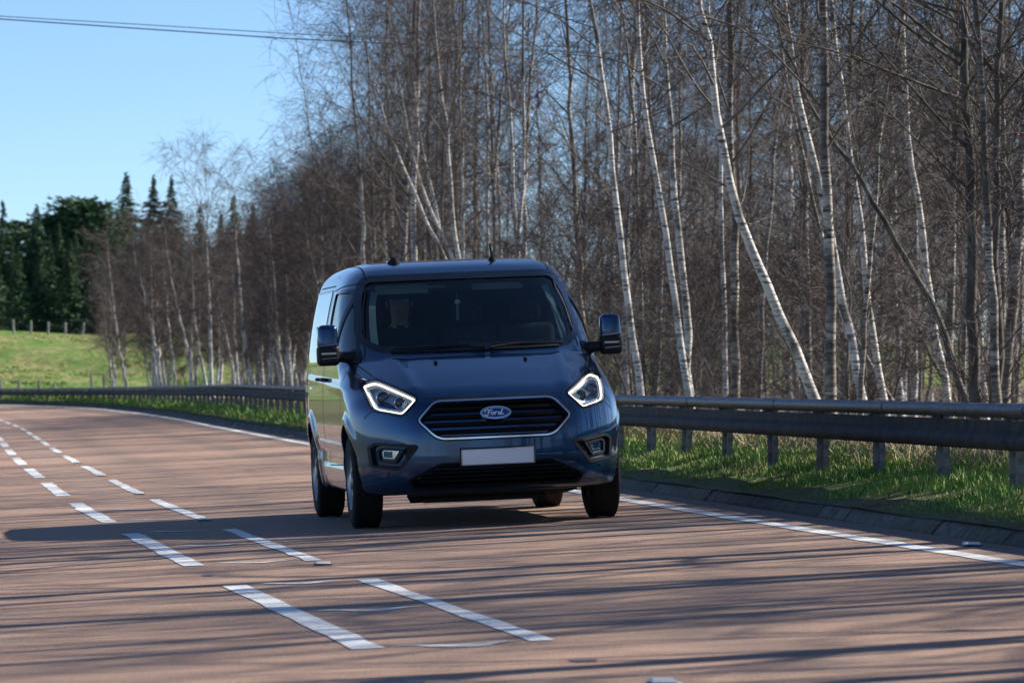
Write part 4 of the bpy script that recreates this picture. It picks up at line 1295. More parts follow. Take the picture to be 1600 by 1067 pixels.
def panel_obj(name, k, parent):
    sel = np.nonzero(panel == k)[0]
    F = VF[sel]
    u, inv = np.unique(F, return_inverse=True)
    mi = np.zeros(len(sel), int)
    mi[rec[sel] | well[sel]] = 1
    mi[inside[sel]] = 2
    lowblack = skin[sel] & (fz[sel] < 0.340) & (fy[sel] < 0)
    mi[lowblack] = 1
    mi[skin[sel] & (fz[sel] < 0.25)] = 1
    # pale headlining and pillar trim inside the cab
    mi[inside[sel] & (fz[sel] > 1.30)] = 3
    me = mesh_np(name, VP[u], inv.reshape(-1, 4), True, mi)
    try:
        me.normals_split_custom_set_from_vertices([tuple(v) for v in VN[u]])
    except Exception as ex:
        print('normals', ex)
    return link(name, me, parent, [M_PAINT, M_BLACKP, M_TRIM, M_PALE])
body = panel_obj('body', 0, van)
bonnet = panel_obj('bonnet', 1, van)
doors = [panel_obj('front_door', 2, van), panel_obj('front_door', 3, van)]
bumper = panel_obj('bumper', 4, van)

# ---- shapes laid on the skin
def bis(fn, lo, hi, n=34):
    lo = np.array(lo, float); hi = np.array(hi, float)
    for _ in range(n):
        m = (lo + hi) / 2
        out_ = fn(m) > 0
        lo = np.where(out_, m, lo); hi = np.where(out_, hi, m)
    return (lo + hi) / 2
def on_front(P, lift=0.0):
    """(x,z) outline -> points on the outer skin seen from ahead, moved out along the normal"""
    P = np.asarray(P, float)
    x, z = P[:, 0], P[:, 1]
    y = bis(lambda y: outer(x, y, z), np.full(len(P), -1.4), np.full(len(P), 1.9))
    p = np.stack([x, y, z], -1)
    nn = grad(outer, p, 0.004); nn /= np.linalg.norm(nn, axis=1, keepdims=True)
    return p + nn * (lift if np.ndim(lift) == 0 else np.asarray(lift)[:, None])
def on_side(P, sgn, lift=0.0):
    """(y,z) outline -> points on the flank"""
    P = np.asarray(P, float)
    y, z = P[:, 0], P[:, 1]
    x = bis(lambda x: outer(x, y, z), np.full(len(P), 1.3), np.full(len(P), 0.3))
    p = np.stack([x, y, z], -1)
    nn = grad(outer, p, 0.004); nn /= np.linalg.norm(nn, axis=1, keepdims=True)
    p = p + nn * lift
    p[:, 0] *= sgn
    return p
def on_top(P, lift=0.0):
    P = np.asarray(P, float)
    x, y = P[:, 0], P[:, 1]
    z = bis(lambda z: outer(x, y, z), np.full(len(P), 2.4), np.full(len(P), 0.7))
    p = np.stack([x, y, z], -1)
    nn = grad(outer, p, 0.004); nn /= np.linalg.norm(nn, axis=1, keepdims=True)
    return p + nn * lift
def dense(P, step=0.02, closed=True):
    P = [np.array(p, float) for p in P]
    out = []
    m = len(P) if closed else len(P) - 1
    for i in range(m):
        a, b = P[i], P[(i + 1) % len(P)]
        k = max(1, int(np.linalg.norm(b - a) / step + 0.5))
        out += [a + (b - a) * j / k for j in range(k)]
    if not closed: out.append(P[-1])
    return np.array(out)
def inset(P, w):
    """move a closed outline inwards by w (outwards if negative)"""
    P = np.asarray(P, float)
    T = np.roll(P, -1, 0) - np.roll(P, 1, 0)
    T /= np.linalg.norm(T, axis=1, keepdims=True) + 1e-9
    N = np.stack([-T[:, 1], T[:, 0]], -1)
    area = 0.5 * np.sum(P[:, 0] * np.roll(P[:, 1], -1) - np.roll(P[:, 0], -1) * P[:, 1])
    return P + N * w * (1 if area > 0 else -1)
def mirror(P): return [(-a, b) for a, b in P]
def pane(name, P, proj, mat_, parent, lift=0.0, rings=7, thick=0.0):
    """a filled shape following the skin: rings towards the middle"""
    P = dense(P)
    c = P.mean(0)
    V, n = [], len(P)
    for r in range(rings):
        t = 1 - r / rings
        V.append(proj(c + (P - c) * t, lift))
    V = np.concatenate(V + [proj(c[None], lift)])
    F = []
    for r in range(rings - 1):
        for i in range(n):
            j = (i + 1) % n
            F.append((r * n + i, r * n + j, (r + 1) * n + j, (r + 1) * n + i))
    T = [((rings - 1) * n + i, (rings - 1) * n + (i + 1) % n, rings * n) for i in range(n)]
    F, T = np.array(F), np.array(T)
    q = V[F[len(F) // 2]]
    mx = V.mean(0) - np.array([0, 1.2, 0.9])                     # outwards from the middle of the van
    if np.dot(np.cross(q[1] - q[0], q[2] - q[0]), mx) < 0: F, T = F[:, ::-1], T[:, ::-1]
    me = mesh_np(name, V, [F, T], True)
    A = V.copy(); s = np.sign(V.mean(0)[0]) if abs(V.mean(0)[0]) > 0.3 else 1.0
    nn = grad(outer, A, 0.035); nn /= np.linalg.norm(nn, axis=1, keepdims=True)
    me.normals_split_custom_set_from_vertices([tuple(v) for v in nn])
    return link(name, me, parent, mat_)
def frame(name, P, proj, mat_, parent, width, lift, base=-0.004, outward=False, step=0.02):
    """a raised band along an outline: inner wall, face, outer wall"""
    P = dense(P, step)
    Q = inset(P, -width if outward else width)
    A, B, C, D = proj(P, base), proj(P, lift), proj(Q, lift), proj(Q, base)
    n = len(P)
    F = []
    for i in range(n):
        j = (i + 1) % n
        for k in range(3):
            F.append((k * n + i, k * n + j, (k + 1) * n + j, (k + 1) * n + i))
    m = MB(); m.add(np.concatenate([A, B, C, D]), F)
    return m.build(name, mat_, parent, smooth=True)
def groove(name, P, proj, parent, mat_=None, width=0.006, closed=True, lift=0.0012):
    P = dense(P, 0.03, closed)
    if not closed:
        T = np.gradient(P, axis=0); T /= np.linalg.norm(T, axis=1, keepdims=True)
        N = np.stack([-T[:, 1], T[:, 0]], -1)
        A, B = proj(P - N * width / 2, lift), proj(P + N * width / 2, lift)
    else:
        A, B = proj(inset(P, -width / 2), lift), proj(inset(P, width / 2), lift)
        A = np.concatenate([A, A[:1]]); B = np.concatenate([B, B[:1]])
    m = MB(); m.strip(A, B)
    return m.build(name, mat_ or M_BLACKP, parent, smooth=True)
SL = lambda P, l=0.0: on_side(P, -1, l)
SR = lambda P, l=0.0: on_side(P, 1, l)

# windscreen
ws = pane('windscreen', inset(dense(SCREEN), -0.004), on_front, M_GLASS, van, -0.006, rings=9)
frame('windscreen_border', inset(dense(SCREEN), -0.012), on_front, M_GLOSSB, ws, 0.050, 0.002, base=-0.012)
# grille
gr = frame('grille', inset(dense(GRILLE), -0.007), on_front, M_CHROME, van, 0.012, 0.010)
G_IN = inset(dense(GRILLE), 0.008)
def grille_span(z):
    P = np.array(GRILLE); xs = []
    for i in range(len(P)):
        a, b = P[i - 1], P[i]
        if (a[1] - z) * (b[1] - z) < 0: xs.append(a[0] + (b[0] - a[0]) * (z - a[1]) / (b[1] - a[1]))
    return min(xs), max(xs)
for z0 in (0.850, 0.795, 0.740, 0.685):
    a, b = grille_span(z0)
    xs = np.linspace(a + 0.012, b - 0.012, 25)
    hh = 0.017
    L1 = on_front(np.stack([xs, np.full(25, z0 - hh)], -1), -0.030); L2 = on_front(np.stack([xs, np.full(25, z0 - hh * .8)], -1), -0.004)
    L3 = on_front(np.stack([xs, np.full(25, z0 + hh * .45)], -1), -0.002); L4 = on_front(np.stack([xs, np.full(25, z0 + hh)], -1), -0.030)
    m = MB(); m.strip(L1, L2); m.strip(L2, L3); m.strip(L3, L4)
    m.build('grille_slat', M_GRILLE, gr, smooth=True)
frame('grille_lip', inset(dense(GRILLE), -0.018), on_front, M_BLACKP, gr, 0.011, 0.004)
frame('grille_inner_lip', inset(dense(GRILLE), 0.005), on_front, M_GRILLE, gr, 0.012, -0.004, base=-0.04)  # black inner wall around the grille opening
# badge: an oval with the script built as raised strokes
bz = 0.802
t_ = np.linspace(0, 2 * np.pi, 41)[:-1]
oval = lambda a, b: np.stack([a * np.cos(t_), bz + b * np.sin(t_)], -1)
badge = frame('badge', oval(0.110, 0.045), on_front, M_CHROME, van, 0.009, 0.030, base=-0.03)
pane('badge_field', oval(0.1035, 0.0395), on_front, M_BADGE, badge, 0.025, rings=4)
frame('badge_line', oval(0.0955, 0.0335), on_front, M_CHROME, badge, 0.0028, 0.0275, base=0.02)
SCRIPT = [  # strokes of the name in the oval, in badge units (x right, z up)
    [(-.086, .004), (-.088, .016), (-.074, .022), (-.050, .018), (-.034, .020), (-.026, .026)],
    [(-.056, .017), (-.060, .000), (-.064, -.014), (-.074, -.022), (-.086, -.018), (-.086, -.010)],
    [(-.072, .001), (-.058, .003), (-.042, .004)],
    [(-.030, .004), (-.038, -.004), (-.036, -.014), (-.026, -.016), (-.018, -.008), (-.020, .002), (-.028, .004), (-.016, .000), (-.008, .002)],
    [(-.004, .005), (-.006, -.006), (-.009, -.016)], [(-.006, -.004), (.002, .004), (.010, .005), (.013, .001)],
    [(.040, .004), (.028, .003), (.022, -.006), (.026, -.014), (.036, -.012), (.042, -.002)],
    [(.058, .026), (.050, .010), (.044, -.004), (.044, -.014), (.052, -.015), (.064, -.008)]]
for st in SCRIPT:
    q = catmull([(a * .86, bz + b * .88) for a, b in st], 18)
    m = MB(); m.tube(on_front(q, 0.027), 0.0038, 6)
    m.build('badge_lettering', M_SCRIPT, badge, smooth=True)

# number plate
def plate_pt(x, z, l): return (x, float(on_front([(0.0, 0.52)], 0)[0, 1]) - 0.012 - l + 0.10 * x * x, z)
pl = rounded_box('number_plate', (0.524, 0.012, 0.114), 0.004, M_PLATE, van, (0, float(on_front([(0.0, 0.53)])[0, 1]) - 0.012, 0.498))
m = MB(); yv = float(on_front([(0.0, 0.53)])[0, 1]) - 0.0195
for (cx_, cz_, sx_, sz_) in ((0, 0.498 + 0.0545, .522, .003), (0, 0.498 - 0.0545, .522, .003), (-.2595, .498, .003, .106), (.2595, .498, .003, .106)):
    m.box((cx_, yv, cz_), (sx_, 0.003, sz_))
m.build('plate_edge', mat('plate_edge_grey', (0.25, 0.26, 0.28), 0.5), pl)
rounded_box('plate_holder', (0.545, 0.02, 0.135), 0.006, M_BLACKP, van, (0, float(on_front([(0.0, 0.53)])[0, 1]) + 0.003, 0.498))

# lower intake slats and skid panel
for z0 in (0.425, 0.393, 0.361, 0.329):
    h = 0.38 + (0.450 - z0) * 1.9
    xs = np.linspace(-min(h, .56), min(h, .56), 21)
    L1 = on_front(np.stack([xs, np.full(21, z0 - .008)], -1), -0.045); L2 = on_front(np.stack([xs, np.full(21, z0 - .006)], -1), -0.012)
    L3 = on_front(np.stack([xs, np.full(21, z0 + .006)], -1), -0.012); L4 = on_front(np.stack([xs, np.full(21, z0 + .008)], -1), -0.045)
    m = MB(); m.strip(L1, L2); m.strip(L2, L3); m.strip(L3, L4); m.build('intake_slat', M_GRILLE, van, smooth=True)
frame('intake_surround', inset(dense(INTAKE), -0.008), on_front, M_GRILLE, van, 0.020, 0.003)
m = MB(); m.add([(-.62, -.55, .225), (.62, -.55, .225), (.50, .35, .15), (-.50, .35, .15), (-.62, -.55, .28), (.62, -.55, .28), (.50, .35, .28), (-.50, .35, .28)],
                [(0, 1, 2, 3), (0, 4, 5, 1), (1, 5, 6, 2), (2, 6, 7, 3), (3, 7, 4, 0)])
m.build('undertray', M_BLACKP, van)
m = MB(); m.box((0, 1.9, 0.27), (1.5, 3.6, 0.10)); m.box((0, WB, 0.34), (1.5, 0.12, 0.12)); m.box((0, 0.02, 0.23), (0.9, 0.30, 0.14)); m.tube([(.36, .5, .22), (.38, 2.2, .22), (.55, 3.9, .25)], .035, 8)
m.build('underbody', M_BLACKP, van)

# lamps
for sg in (-1, 1):
    mir = (lambda P: [(sg * a, b) for a, b in P])
    H = mir(HEAD)
    lamp = frame('headlight', inset(dense(H), -0.011), on_front, M_GLOSSB, van, 0.015, 0.002, base=-0.02)
    lamp['label'] = 'headlight with its white light strip lit, ' + ('driver side' if sg < 0 else 'passenger side')
    # the floor of the lamp
    pane('lamp_housing', inset(dense(H), 0.002), on_front, M_LAMPIN, lamp, -0.046, rings=5)
    frame('reflector_step', inset(dense(H), 0.030), on_front, M_LAMPIN, lamp, 0.007, -0.020, base=-0.045)
    frame('light_strip', inset(dense(H, 0.012), 0.010), on_front, M_DRL, lamp, 0.0085, -0.008, base=-0.02, step=0.012)
    for (cx_, cz_, r_) in ((0.775, 0.965, 0.046), (0.672, 0.925, 0.036)):
        c = on_front([(sg * cx_, cz_)], -0.032)[0]
        ring = MB(); ring.lathe([(0.012, r_ * 1.15), (-0.006, r_ * 1.18), (-0.010, r_), (0.008, r_ * 0.82), (0.016, r_ * .8)], 24, 'y', c)
        ring.build('reflector', M_REFL, lamp, smooth=True)
        ln = MB(); ln.lathe([(0.010, r_ * .8), (-0.004, r_ * .72), (-0.012, r_ * .45), (-0.015, 0.001)], 24, 'y', c)
        ln.build('projector_lens', mat('projector_glass', (0.05, 0.06, 0.07), 0.04, 0.0, 1.0, 0.0), lamp, smooth=True)
    for q in range(5):
        c = on_front([(sg * (0.60 + 0.014 * q), 0.925 - 0.012 * abs(q - 2))], -0.036)[0]
        m = MB(); m.box(c, (0.008, 0.02, 0.05)); m.build('reflector_rib', M_REFL, lamp)
    pane('lens', inset(dense(H), -0.001), on_front, M_LENS, lamp, 0.0005, rings=6)
    # fog lamp in its black pod
    Pf = mir(FOG)
    fog = frame('fog_lamp', inset(dense(Pf), -0.007), on_front, M_BLACKP, van, 0.020, 0.003, base=-0.03)
    pane('fog_lamp_pod', inset(dense(Pf), 0.004), on_front, M_BLACKP, fog, -0.036, rings=4)
    frame('fog_lamp_trim', inset(dense(mir(rounded([(0.655, 0.573), (0.815, 0.590), (0.842, 0.57), (0.835, 0.488), (0.725, 0.468)], 0.015))), 0), on_front, M_BLACKP, fog, 0.014, -0.012, base=-0.05)
    fl = rounded([(0.70, 0.560), (0.80, 0.568), (0.812, 0.555), (0.805, 0.512), (0.735, 0.505)], 0.01)
    pane('fog_lamp_lens', mir(fl), on_front, M_REFL, fog, -0.030, rings=4)
    frame('fog_lamp_ring', mir(fl), on_front, M_CHROME, fog, 0.006, -0.022, base=-0.04)
    m = MB(); q = np.array(mir([(0.640, 0.585), (0.73, 0.596), (0.815, 0.603)]))
    m.tube(on_front(q, -0.004), 0.0045, 6); m.build('fog_lamp_strip', M_CHROME, fog, smooth=True)
    # parking sensor
    c = on_front([(sg * 0.76, 0.40)], 0.001)[0]
    m = MB(); m.lathe([(0.004, 0.011), (-0.003, 0.010), (-0.004, 0.001)], 12, 'y', c); m.build('parking_sensor', M_BLACKP, van, smooth=True)
groove('bumper_joint', [(0.56, 0.80), (0.50, 0.93), (0.50, 0.935)], on_front, van, closed=False)
groove('bonnet_joint', [(-0.50, 0.93), (-0.42, 0.931), (0.42, 0.931), (0.50, 0.93)], on_front, van, closed=False, width=0.007)
for sg in (-1, 1):
    groove('bonnet_joint', [(sg * 0.535, 0.945), (sg * 0.66, 1.02), (sg * 0.785, 1.092)], on_front, van, closed=False, width=0.007)
    groove('bonnet_joint', [(sg * 0.79, -0.13), (sg * 0.83, 0.10), (sg * 0.86, 0.27)], on_top, van, closed=False, width=0.007)
    groove('bumper_joint', [(sg * 0.66, 0.80), (sg * 0.85, 0.85), (sg * 0.90, 0.80)], on_front, van, closed=False, width=0.005)
    for (jx, jy) in ((0.33, -0.18),):
        c = on_top([(sg * jx, jy)], 0.008)[0]
        rounded_box('washer_jet', (0.026, 0.03, 0.018), 0.005, M_BLACKP, van, c, seg=2)
    # roof channel from the windscreen backwards
    groove('roof_channel', [(sg * 0.70, 1.02), (sg * 0.695, 1.5), (sg * 0.695, 3.8)], on_top, van, closed=False, width=0.012)

# flanks: glass, door joints, handles, cladding
for sg, proj, dr in ((-1, SL, doors[0]), (1, SR, doors[1])):
    pane('quarter_glass', inset(dense(QUARTER), -.003), proj, M_SGLASS, dr, -0.008, rings=4)
    pane('door_glass', inset(dense(DOORWIN), -.003), proj, M_SGLASS, dr, -0.008, rings=5)
    frame('glass_seal', inset(dense(QUARTER), -0.016), proj, M_GLOSSB, dr, 0.026, 0.002)
    frame('glass_seal', inset(dense(DOORWIN), -0.016), proj, M_GLOSSB, dr, 0.026, 0.002)
    groove('door_joint', [(0.38, 0.95), (0.47, 0.45), (1.80, 0.43), (1.80, 1.76), (1.0, 1.80), (0.86, 1.72), (0.30, 1.25)], proj, dr, width=0.009)
    pane('rear_side_glass', REARWIN, proj, M_DGLASS, van, 0.003, rings=6)
    frame('rear_glass_seal', inset(dense(REARWIN), -0.010), proj, M_GLOSSB, van, 0.018, 0.004)
    groove('load_door_joint', [(1.86, 0.43), (1.86, 1.80), (3.05, 1.80), (3.05, 0.9)], proj, van, closed=False, width=0.009)
    m = MB(); q = proj(np.array([(1.52, 1.085), (1.56, 1.088), (1.68, 1.088), (1.72, 1.085)]), 0.0)
    out_ = np.array([0, .03, .03, 0.0]) * sg; q[:, 0] += out_; m.tube(q, [.012, .014, .014, .012], 8); m.build('door_handle', M_BLACKP, dr, smooth=True)
    m = MB(); q = proj(np.array([(1.92, 1.085), (1.96, 1.088), (2.08, 1.088), (2.12, 1.085)]), 0.0); q[:, 0] += out_; m.tube(q, [.012, .014, .014, .012], 8); m.build('load_door_handle', M_BLACKP, van, smooth=True)
    clad = rounded([(0.50, 0.60), (2.36, 0.63), (2.36, 0.545), (0.50, 0.515)], 0.02)
    frame('side_moulding', clad, proj, M_PAINT, van, 0.012, 0.009)
    pane('side_moulding', inset(dense(clad), 0.010), proj, M_PAINT, van, 0.009, rings=4)
    # mirror corner of the door: black triangle, bracket, mirror head
    tri = rounded([(0.28, 1.20), (0.48, 1.20), (0.50, 1.30), (0.40, 1.30)], 0.015)
    pane('mirror_corner', tri, proj, M_BLACKP, dr, 0.004, rings=3)
    mr = empty('mirror', (sg * 1.058, 0.44, 1.335)); mr.parent = van
    cap = rounded_box('mirror_cap', (0.158, 0.135, 0.185), 0.038, M_PAINT, mr, (0, 0, 0.065), seg=4, taper=lambda v: (v.x * (1 - 0.10 * (v.z > 0)) + sg * 0.012 * (v.z > 0) * 0, v.y * (0.8 if v.z > 0 else 1), v.z))
    hs = rounded_box('mirror_housing', (0.165, 0.142, 0.155), 0.035, M_BLACKP, mr, (0, 0.004, -0.068), seg=4)
    m = MB(); m.tube([(-0.07, -0.070, 0.0), (0.0, -0.0735, 0.006), (0.075, -0.070, 0.012)], 0.0045, 6); m.build('mirror_trim', M_CHROME, mr, smooth=True)
    m = MB(); m.box((0.0, -0.0695, -0.055), (0.11, 0.008, 0.014)); m.build('turn_signal', mat('signal_lens', (0.75, 0.62, 0.45), 0.2), mr)
    m = MB(); m.tube([(-0.05, -.066, -.095), (.06, -.068, -.088)], 0.004, 6); m.build('mirror_trim', M_CHROME, mr, smooth=True)
    rounded_box('mirror_glass', (0.14, 0.006, 0.15), 0.002, M_REFL, mr, (0, 0.072, 0.07), seg=1)
    m = MB(); m.tube([(-sg * 0.22, 0.03, -0.095), (-sg * 0.12, 0.01, -0.085), (-sg * 0.02, 0.0, -0.075)], [0.050, 0.042, 0.040], 10); m.build('mirror_arm', M_BLACKP, mr, smooth=True)

# wipers
for (a, b) in (((0.03, 0.0), 0), ((0.62, 0.0), 1)):
    pass
def on_screen(x, z, l): return on_front([(x, z)], l)[0]
for pts, bl in (([(0.06, 1.262), (-0.12, 1.278), (-0.34, 1.284)], [(-0.60, 1.283), (-0.34, 1.290), (-0.04, 1.297)]), ([(0.10, 1.262), (0.28, 1.282), (0.42, 1.288)], [(0.12, 1.300), (0.40, 1.294), (0.66, 1.286)])):
    m = MB(); m.tube([on_screen(*p, 0.020) for p in pts], [.012, .009, .006], 6); w = m.build('wiper', M_BLACKP, van, smooth=True)
    m = MB(); m.tube([on_screen(x, z, 0.012) for x, z in dense(bl, .06, False)], .0055, 5); m.build('wiper_blade', M_BLACKP, w, smooth=True)
m = MB(); m.tube([on_screen(x, z, 0.006) for x, z in dense([(-0.62, 1.268), (-0.3, 1.262), (0, 1.260), (0.3, 1.262), (0.62, 1.268)], .05, False)], .012, 6); m.build('cowl', M_BLACKP, van, smooth=True)
# roof aerial and the dark beacon foot
c = on_top([(0.30, 1.28)], 0.0)[0]
m = MB(); m.lathe([(-.004, .034), (.012, .026), (.030, .012), (.036, .006)], 14, 'z', c); m.build('aerial_base', M_BLACKP, van, smooth=True)
m = MB(); m.tube([c + np.array([0, 0, .03]), c + np.array([-.012, .02, .125])], [.011, .006], 6); m.build('aerial', M_BLACKP, van, smooth=True)
c = on_top([(-0.44, 1.40)], 0.0)[0]
m = MB(); m.lathe([(-.006, .052), (.016, .046), (.034, .024), (.046, .016), (.048, .001)], 16, 'z', c); m.build('roof_sensor', M_BLACKP, van, smooth=True)

# wheels
tyre = MB(); tyre.lathe([(-.100, .205), (-.108, .25), (-.1075, .30), (-.098, .328), (-.085, .339), (-.03, .343), (.03, .343), (.085, .339), (.098, .328), (.1075, .30), (.108, .25), (.100, .205)], 48, 'x')
tyre_me = tyre.mesh('tyre', True); tyre_me.materials.append(M_RUBBER)
tread = MB()
for j in range(60):
    a = 2 * math.pi * j / 60
    for s_ in (-1, 1):
        R = Matrix.Rotation(a, 3, 'X')
        tread.box(R @ Vector((s_ * 0.062, 0, 0.3435)), (0.05, 0.020, 0.006), R)
tread_me = tread.mesh('tread'); tread_me.materials.append(M_RUBBER)
rim = MB(); rim.lathe([(-.09, .205), (-.07, .19), (.06, .185), (.098, .205), (.104, .212)], 40, 'x')
for j in range(5):
    for d in (-0.16, 0.16):
        a = 2 * math.pi * j / 5
        R = Matrix.Rotation(a, 3, 'X')
        m0 = [(.095, d * .25 - .012, .05), (.095, d * .25 + .012, .05), (.085, d * .33 + .018, .195), (.085, d * .33 - .018, .195)]
        q = [R @ Vector(p) for p in m0] + [R @ Vector((p[0] - .03, p[1], p[2])) for p in m0]
        rim.add(q, [(0, 1, 2, 3), (7, 6, 5, 4), (0, 4, 5, 1), (1, 5, 6, 2), (2, 6, 7, 3), (3, 7, 4, 0)])
rim.lathe([(.070, .065), (.098, .060), (.104, .045), (.106, .001)], 20, 'x')
rim_me = rim.mesh('rim', True); rim_me.materials.append(M_SILVER)
disc = MB(); disc.lathe([(.02, .001), (.02, .14), (.035, .14), (.035, .06)], 24, 'x'); disc_me = disc.mesh('brake_disc', True); disc_me.materials.append(M_LAMPIN)
for yw in (0.0, WB):
    for sg in (-1, 1):
        w = link('wheel', disc_me if False else tyre_me, van)
        w.location = (sg * 0.872, yw, WR + 0.001)
        w.rotation_euler = (0.3 + yw, 0, 0 if sg > 0 else math.pi)
        w['label'] = 'road wheel with black tyre and silver spoked rim'
        for nme, me in (('tread', tread_me), ('rim', rim_me), ('brake_disc', disc_me)):
            tag(link(nme, me, w), kind='stuff' if nme == 'tread' else None)

# cab: dashboard, wheel, seats, visor, mirror
m = MB()
prof = [(0.16, 1.17), (0.35, 1.215), (0.62, 1.235), (0.74, 1.20), (0.80, 1.08), (0.76, 0.80), (0.30, 0.75)]
A = [(-0.80, a + .06, b) for a, b in prof]; B = [(0.80, a + .06, b) for a, b in prof]
m.strip(A, B); m.build('dashboard', M_DASH, van, smooth=True)
rounded_box('instrument_hood', (0.42, 0.22, 0.07), 0.03, M_DASH, van, (-0.37, 0.66, 1.245))
m = MB()
cw = Vector((-0.37, 0.98, 1.13))
RT = Matrix.Rotation(math.radians(-28), 3, 'X')
m.tube([cw + RT @ Vector((0.19 * math.cos(t), 0, 0.19 * math.sin(t))) for t in np.linspace(0, 2 * math.pi, 33)[:-1]], 0.016, 8, closed=True)
for t in (math.radians(0), math.radians(180), math.radians(270)):
    m.tube([cw, cw + RT @ Vector((0.18 * math.cos(t), 0, 0.18 * math.sin(t)))], 0.016, 6)
m.tube([cw, cw + RT @ Vector((0, -0.25, 0))], 0.04, 8)
m.build('steering_wheel', M_BLACKP, van, smooth=True)
M_SEAT = m_two('seat_cloth', (0.03, 0.032, 0.036), (0.06, 0.062, 0.068), 30, 0.9)
for xs, wd in ((-0.42, 0.50), (0.13, 0.44), (0.58, 0.44)):
    st = empty('seat', (xs, 1.30, 0.80)); st.parent = van
    rounded_box('seat_cushion', (wd, 0.50, 0.16), 0.05, M_SEAT, st, (0, -0.02, 0.0))
    rounded_box('seat_back', (wd, 0.14, 0.60), 0.05, M_SEAT, st, (0, 0.27, 0.36), Matrix.Rotation(math.radians(-12), 3, 'X'))
    rounded_box('headrest', (0.26, 0.09, 0.18), 0.04, M_SEAT, st, (0, 0.34, 0.76))
rounded_box('sun_visor', (0.40, 0.014, 0.075), 0.005, M_PALE, van, (-0.43, 1.03, 1.745), Matrix.Rotation(math.radians(-12), 3, 'X'), seg=2)
for sg in (-1, 1):
    q = np.array([(sg * 0.770, 1.34), (sg * 0.758, 1.50), (sg * 0.732, 1.66), (sg * 0.692, 1.785)])
    A, B = on_front(q, -0.055), on_front(q - np.array([sg * 0.045, 0]), -0.075)
    m = MB(); m.strip(A, B); m.build('pillar_trim', M_PALE, van, smooth=True)
rounded_box('interior_mirror', (0.20, 0.03, 0.06), 0.012, M_BLACKP, van, (0.0, 0.98, 1.74))
rounded_box('bulkhead', (1.66, 0.02, 1.10), 0.005, M_TRIM, van, (0, 1.77, 1.18), seg=1)

# things carried in the cab
VM = Matrix.Translation(van.location) @ van.rotation_euler.to_matrix().to_4x4()
def in_van(name, loc, **kw):
    o = empty(name, VM @ Vector(loc), van.rotation_euler, **kw)
    return o
af = in_van('air_freshener', (-0.02, 0.98, 1.70), label='small pale tassel hanging behind the middle of the windscreen', cat='air freshener')
m = MB(); m.tube([(0, 0, 0), (0.004, 0, -0.045)], .0022, 5); m.build('cord', M_PALE, af)
m = MB(); m.lathe([(-.045, .001), (-.040, .014), (-.025, .024), (-.010, .020), (0, .004)], 12, 'z', (0.006, 0, -0.045)); m.build('bead', mat('freshener_white', (.8, .82, .78), .6), af, smooth=True)
m = MB()
for q in range(7): m.tube([(0.006 + .003 * (q - 3), 0, -.088), (0.004 + .006 * (q - 3) * .5, 0.002 * q, -.21)], .0022, 4)
m.build('tassel', M_PALE, af)
ph = in_van('phone', (0.03, 0.70, 1.285), label='dark phone in a holder standing on the middle of the dashboard', cat='phone')
rounded_box('phone_case', (0.15, 0.012, 0.078), 0.005, M_GLOSSB, ph, (0, 0, 0.02), seg=2)
m = MB(); m.box((-0.02, -0.0075, 0.005), (0.075, 0.003, 0.009)); m.build('phone_label', mat('label_white', (.85, .85, .83), .5), ph)
m = MB(); m.tube([(0.0, 0.012, 0.0), (0, 0.02, -0.06)], .012, 6); m.build('phone_stand', M_BLACKP, ph)
pp = in_van('paper_sheet', (0.27, 0.50, 1.238), label='crumpled pale paper lying on the passenger side of the dashboard', cat='paper')
m = MB()
for a in range(5):
    for b in range(4):
        pass
gridp = [(0.045 * (a - 2.5) * 1.2, 0.05 * (b - 2), 0.008 * math.sin(a * 2.1 + b) + 0.012 * (b == 4)) for b in range(5) for a in range(6)]
m.add(gridp, [(b * 6 + a, b * 6 + a + 1, (b + 1) * 6 + a + 1, (b + 1) * 6 + a) for b in range(4) for a in range(5)])
m.build('paper', mat('paper_white', (.6, .6, .57), .8), pp)

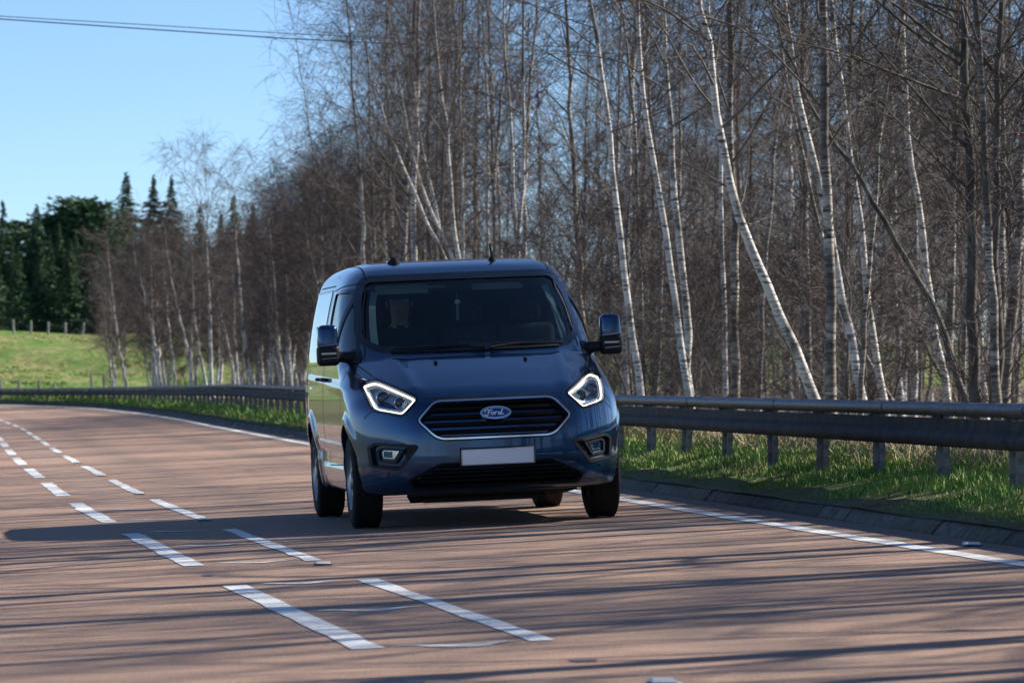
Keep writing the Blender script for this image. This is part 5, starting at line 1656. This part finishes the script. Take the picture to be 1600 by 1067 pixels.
# driver: one continuous skinned body seated behind the wheel
def person():
    o = empty('person', VM @ Vector((-0.42, 1.28, 0.90)), van.rotation_euler, label='driver in dark clothing and sunglasses seated behind the windscreen', cat='person')
    J = [((0, 0, 0), .15, None), ((0, 0.06, .20), .15, 0), ((0, 0.09, .38), .165, 1), ((0, 0.085, .50), .10, 2), ((0, 0.06, .58), .058, 3), ((0, 0.03, .66), .075, 4), ((0, 0.02, .74), .092, 5), ((0, 0.03, .83), .075, 6),
         ((-.19, .08, .46), .065, 3), ((-.25, -.08, .27), .052, 8), ((-.17, -.26, .30), .038, 9), ((-.15, -.32, .33), .034, 10),
         ((.19, .08, .46), .065, 3), ((.25, -.08, .27), .052, 12), ((.22, -.26, .30), .038, 13), ((.20, -.32, .33), .034, 14),
         ((-.11, -.30, .03), .08, 0), ((-.12, -.50, -.25), .055, 16), ((.11, -.30, .03), .08, 0), ((.12, -.50, -.25), .055, 18)]
    me = bpy.data.meshes.new('body')
    me.from_pydata([j[0] for j in J], [(i, j[2]) for i, j in enumerate(J) if j[2] is not None], [])
    b = link('figure', me, o, [mat('dark_clothes', (.02, .022, .03), .9), mat('skin', (.42, .25, .18), .6)])
    sk = b.modifiers.new('skin', 'SKIN')
    for i, j in enumerate(J): me.skin_vertices[0].data[i].radius = (j[1], j[1])
    me.skin_vertices[0].data[0].use_root = True
    ss = b.modifiers.new('sub', 'SUBSURF'); ss.levels = 2; ss.render_levels = 2
    dg = bpy.context.evaluated_depsgraph_get()
    ev = bpy.data.meshes.new_from_object(b.evaluated_get(dg))
    b.modifiers.clear(); b.data = ev
    ev.materials.clear()
    for m_ in (bpy.data.materials['dark_clothes'], bpy.data.materials['skin']): ev.materials.append(m_)
    for p in ev.polygons:
        c = p.center
        p.material_index = 1 if (c.z > .565 or (c.y < -.24 and c.z > .24 and abs(c.x) < .26)) else 0
        p.use_smooth = True
    # face, hair, sunglasses
    m = MB(); m.add([(0, -.072, .745), (-.012, -.070, .705), (.012, -.070, .705), (0, -.098, .705)], [(0, 1, 3), (0, 3, 2), (1, 2, 3)]); m.build('nose', bpy.data.materials['skin'], o)
    m = MB(); m.box((0, -.068, .675), (.045, .012, .010)); m.build('mouth', mat('lips', (.3, .13, .11), .6), o)
    for s_ in (-1, 1):
        rounded_box('ear', (.018, .04, .06), .008, bpy.data.materials['skin'], o, (s_ * .094, .03, .735), seg=2)
        m = MB(); hx = s_ * .19 if s_ > 0 else -.155
        for q in range(4): m.tube([(hx + .0, -.32, .345 - .018 * q), (hx + s_ * -.012, -.352, .350 - .018 * q), (hx - s_ * .014, -.362, .335 - .018 * q)], [.010, .009, .008], 6)
        m.tube([(hx, -.30, .36), (hx - s_ * .02, -.325, .385)], [.011, .009], 6)
        m.build('fingers', bpy.data.materials['skin'], o, smooth=True)
    m = MB(); m.lathe([(.0, .100), (.03, .099), (.06, .088), (.09, .060), (.105, .001)], 20, 'z', (0, .035, .775)); m.build('hair', mat('dark_hair', (.03, .022, .018), .7), o, smooth=True)
    sg_ = MB()
    for s_ in (-1, 1): sg_.box((s_ * .036, -.079, .748), (.058, .008, .040))
    sg_.box((0, -.080, .757), (.02, .006, .008))
    for s_ in (-1, 1): sg_.tube([(s_ * .064, -.078, .757), (s_ * .092, -.02, .757), (s_ * .094, .03, .752)], .004, 5)
    sg_.build('sunglasses', mat('blue_mirror_lens', (.015, .05, .10), .15, .3), o)
    return o
person()
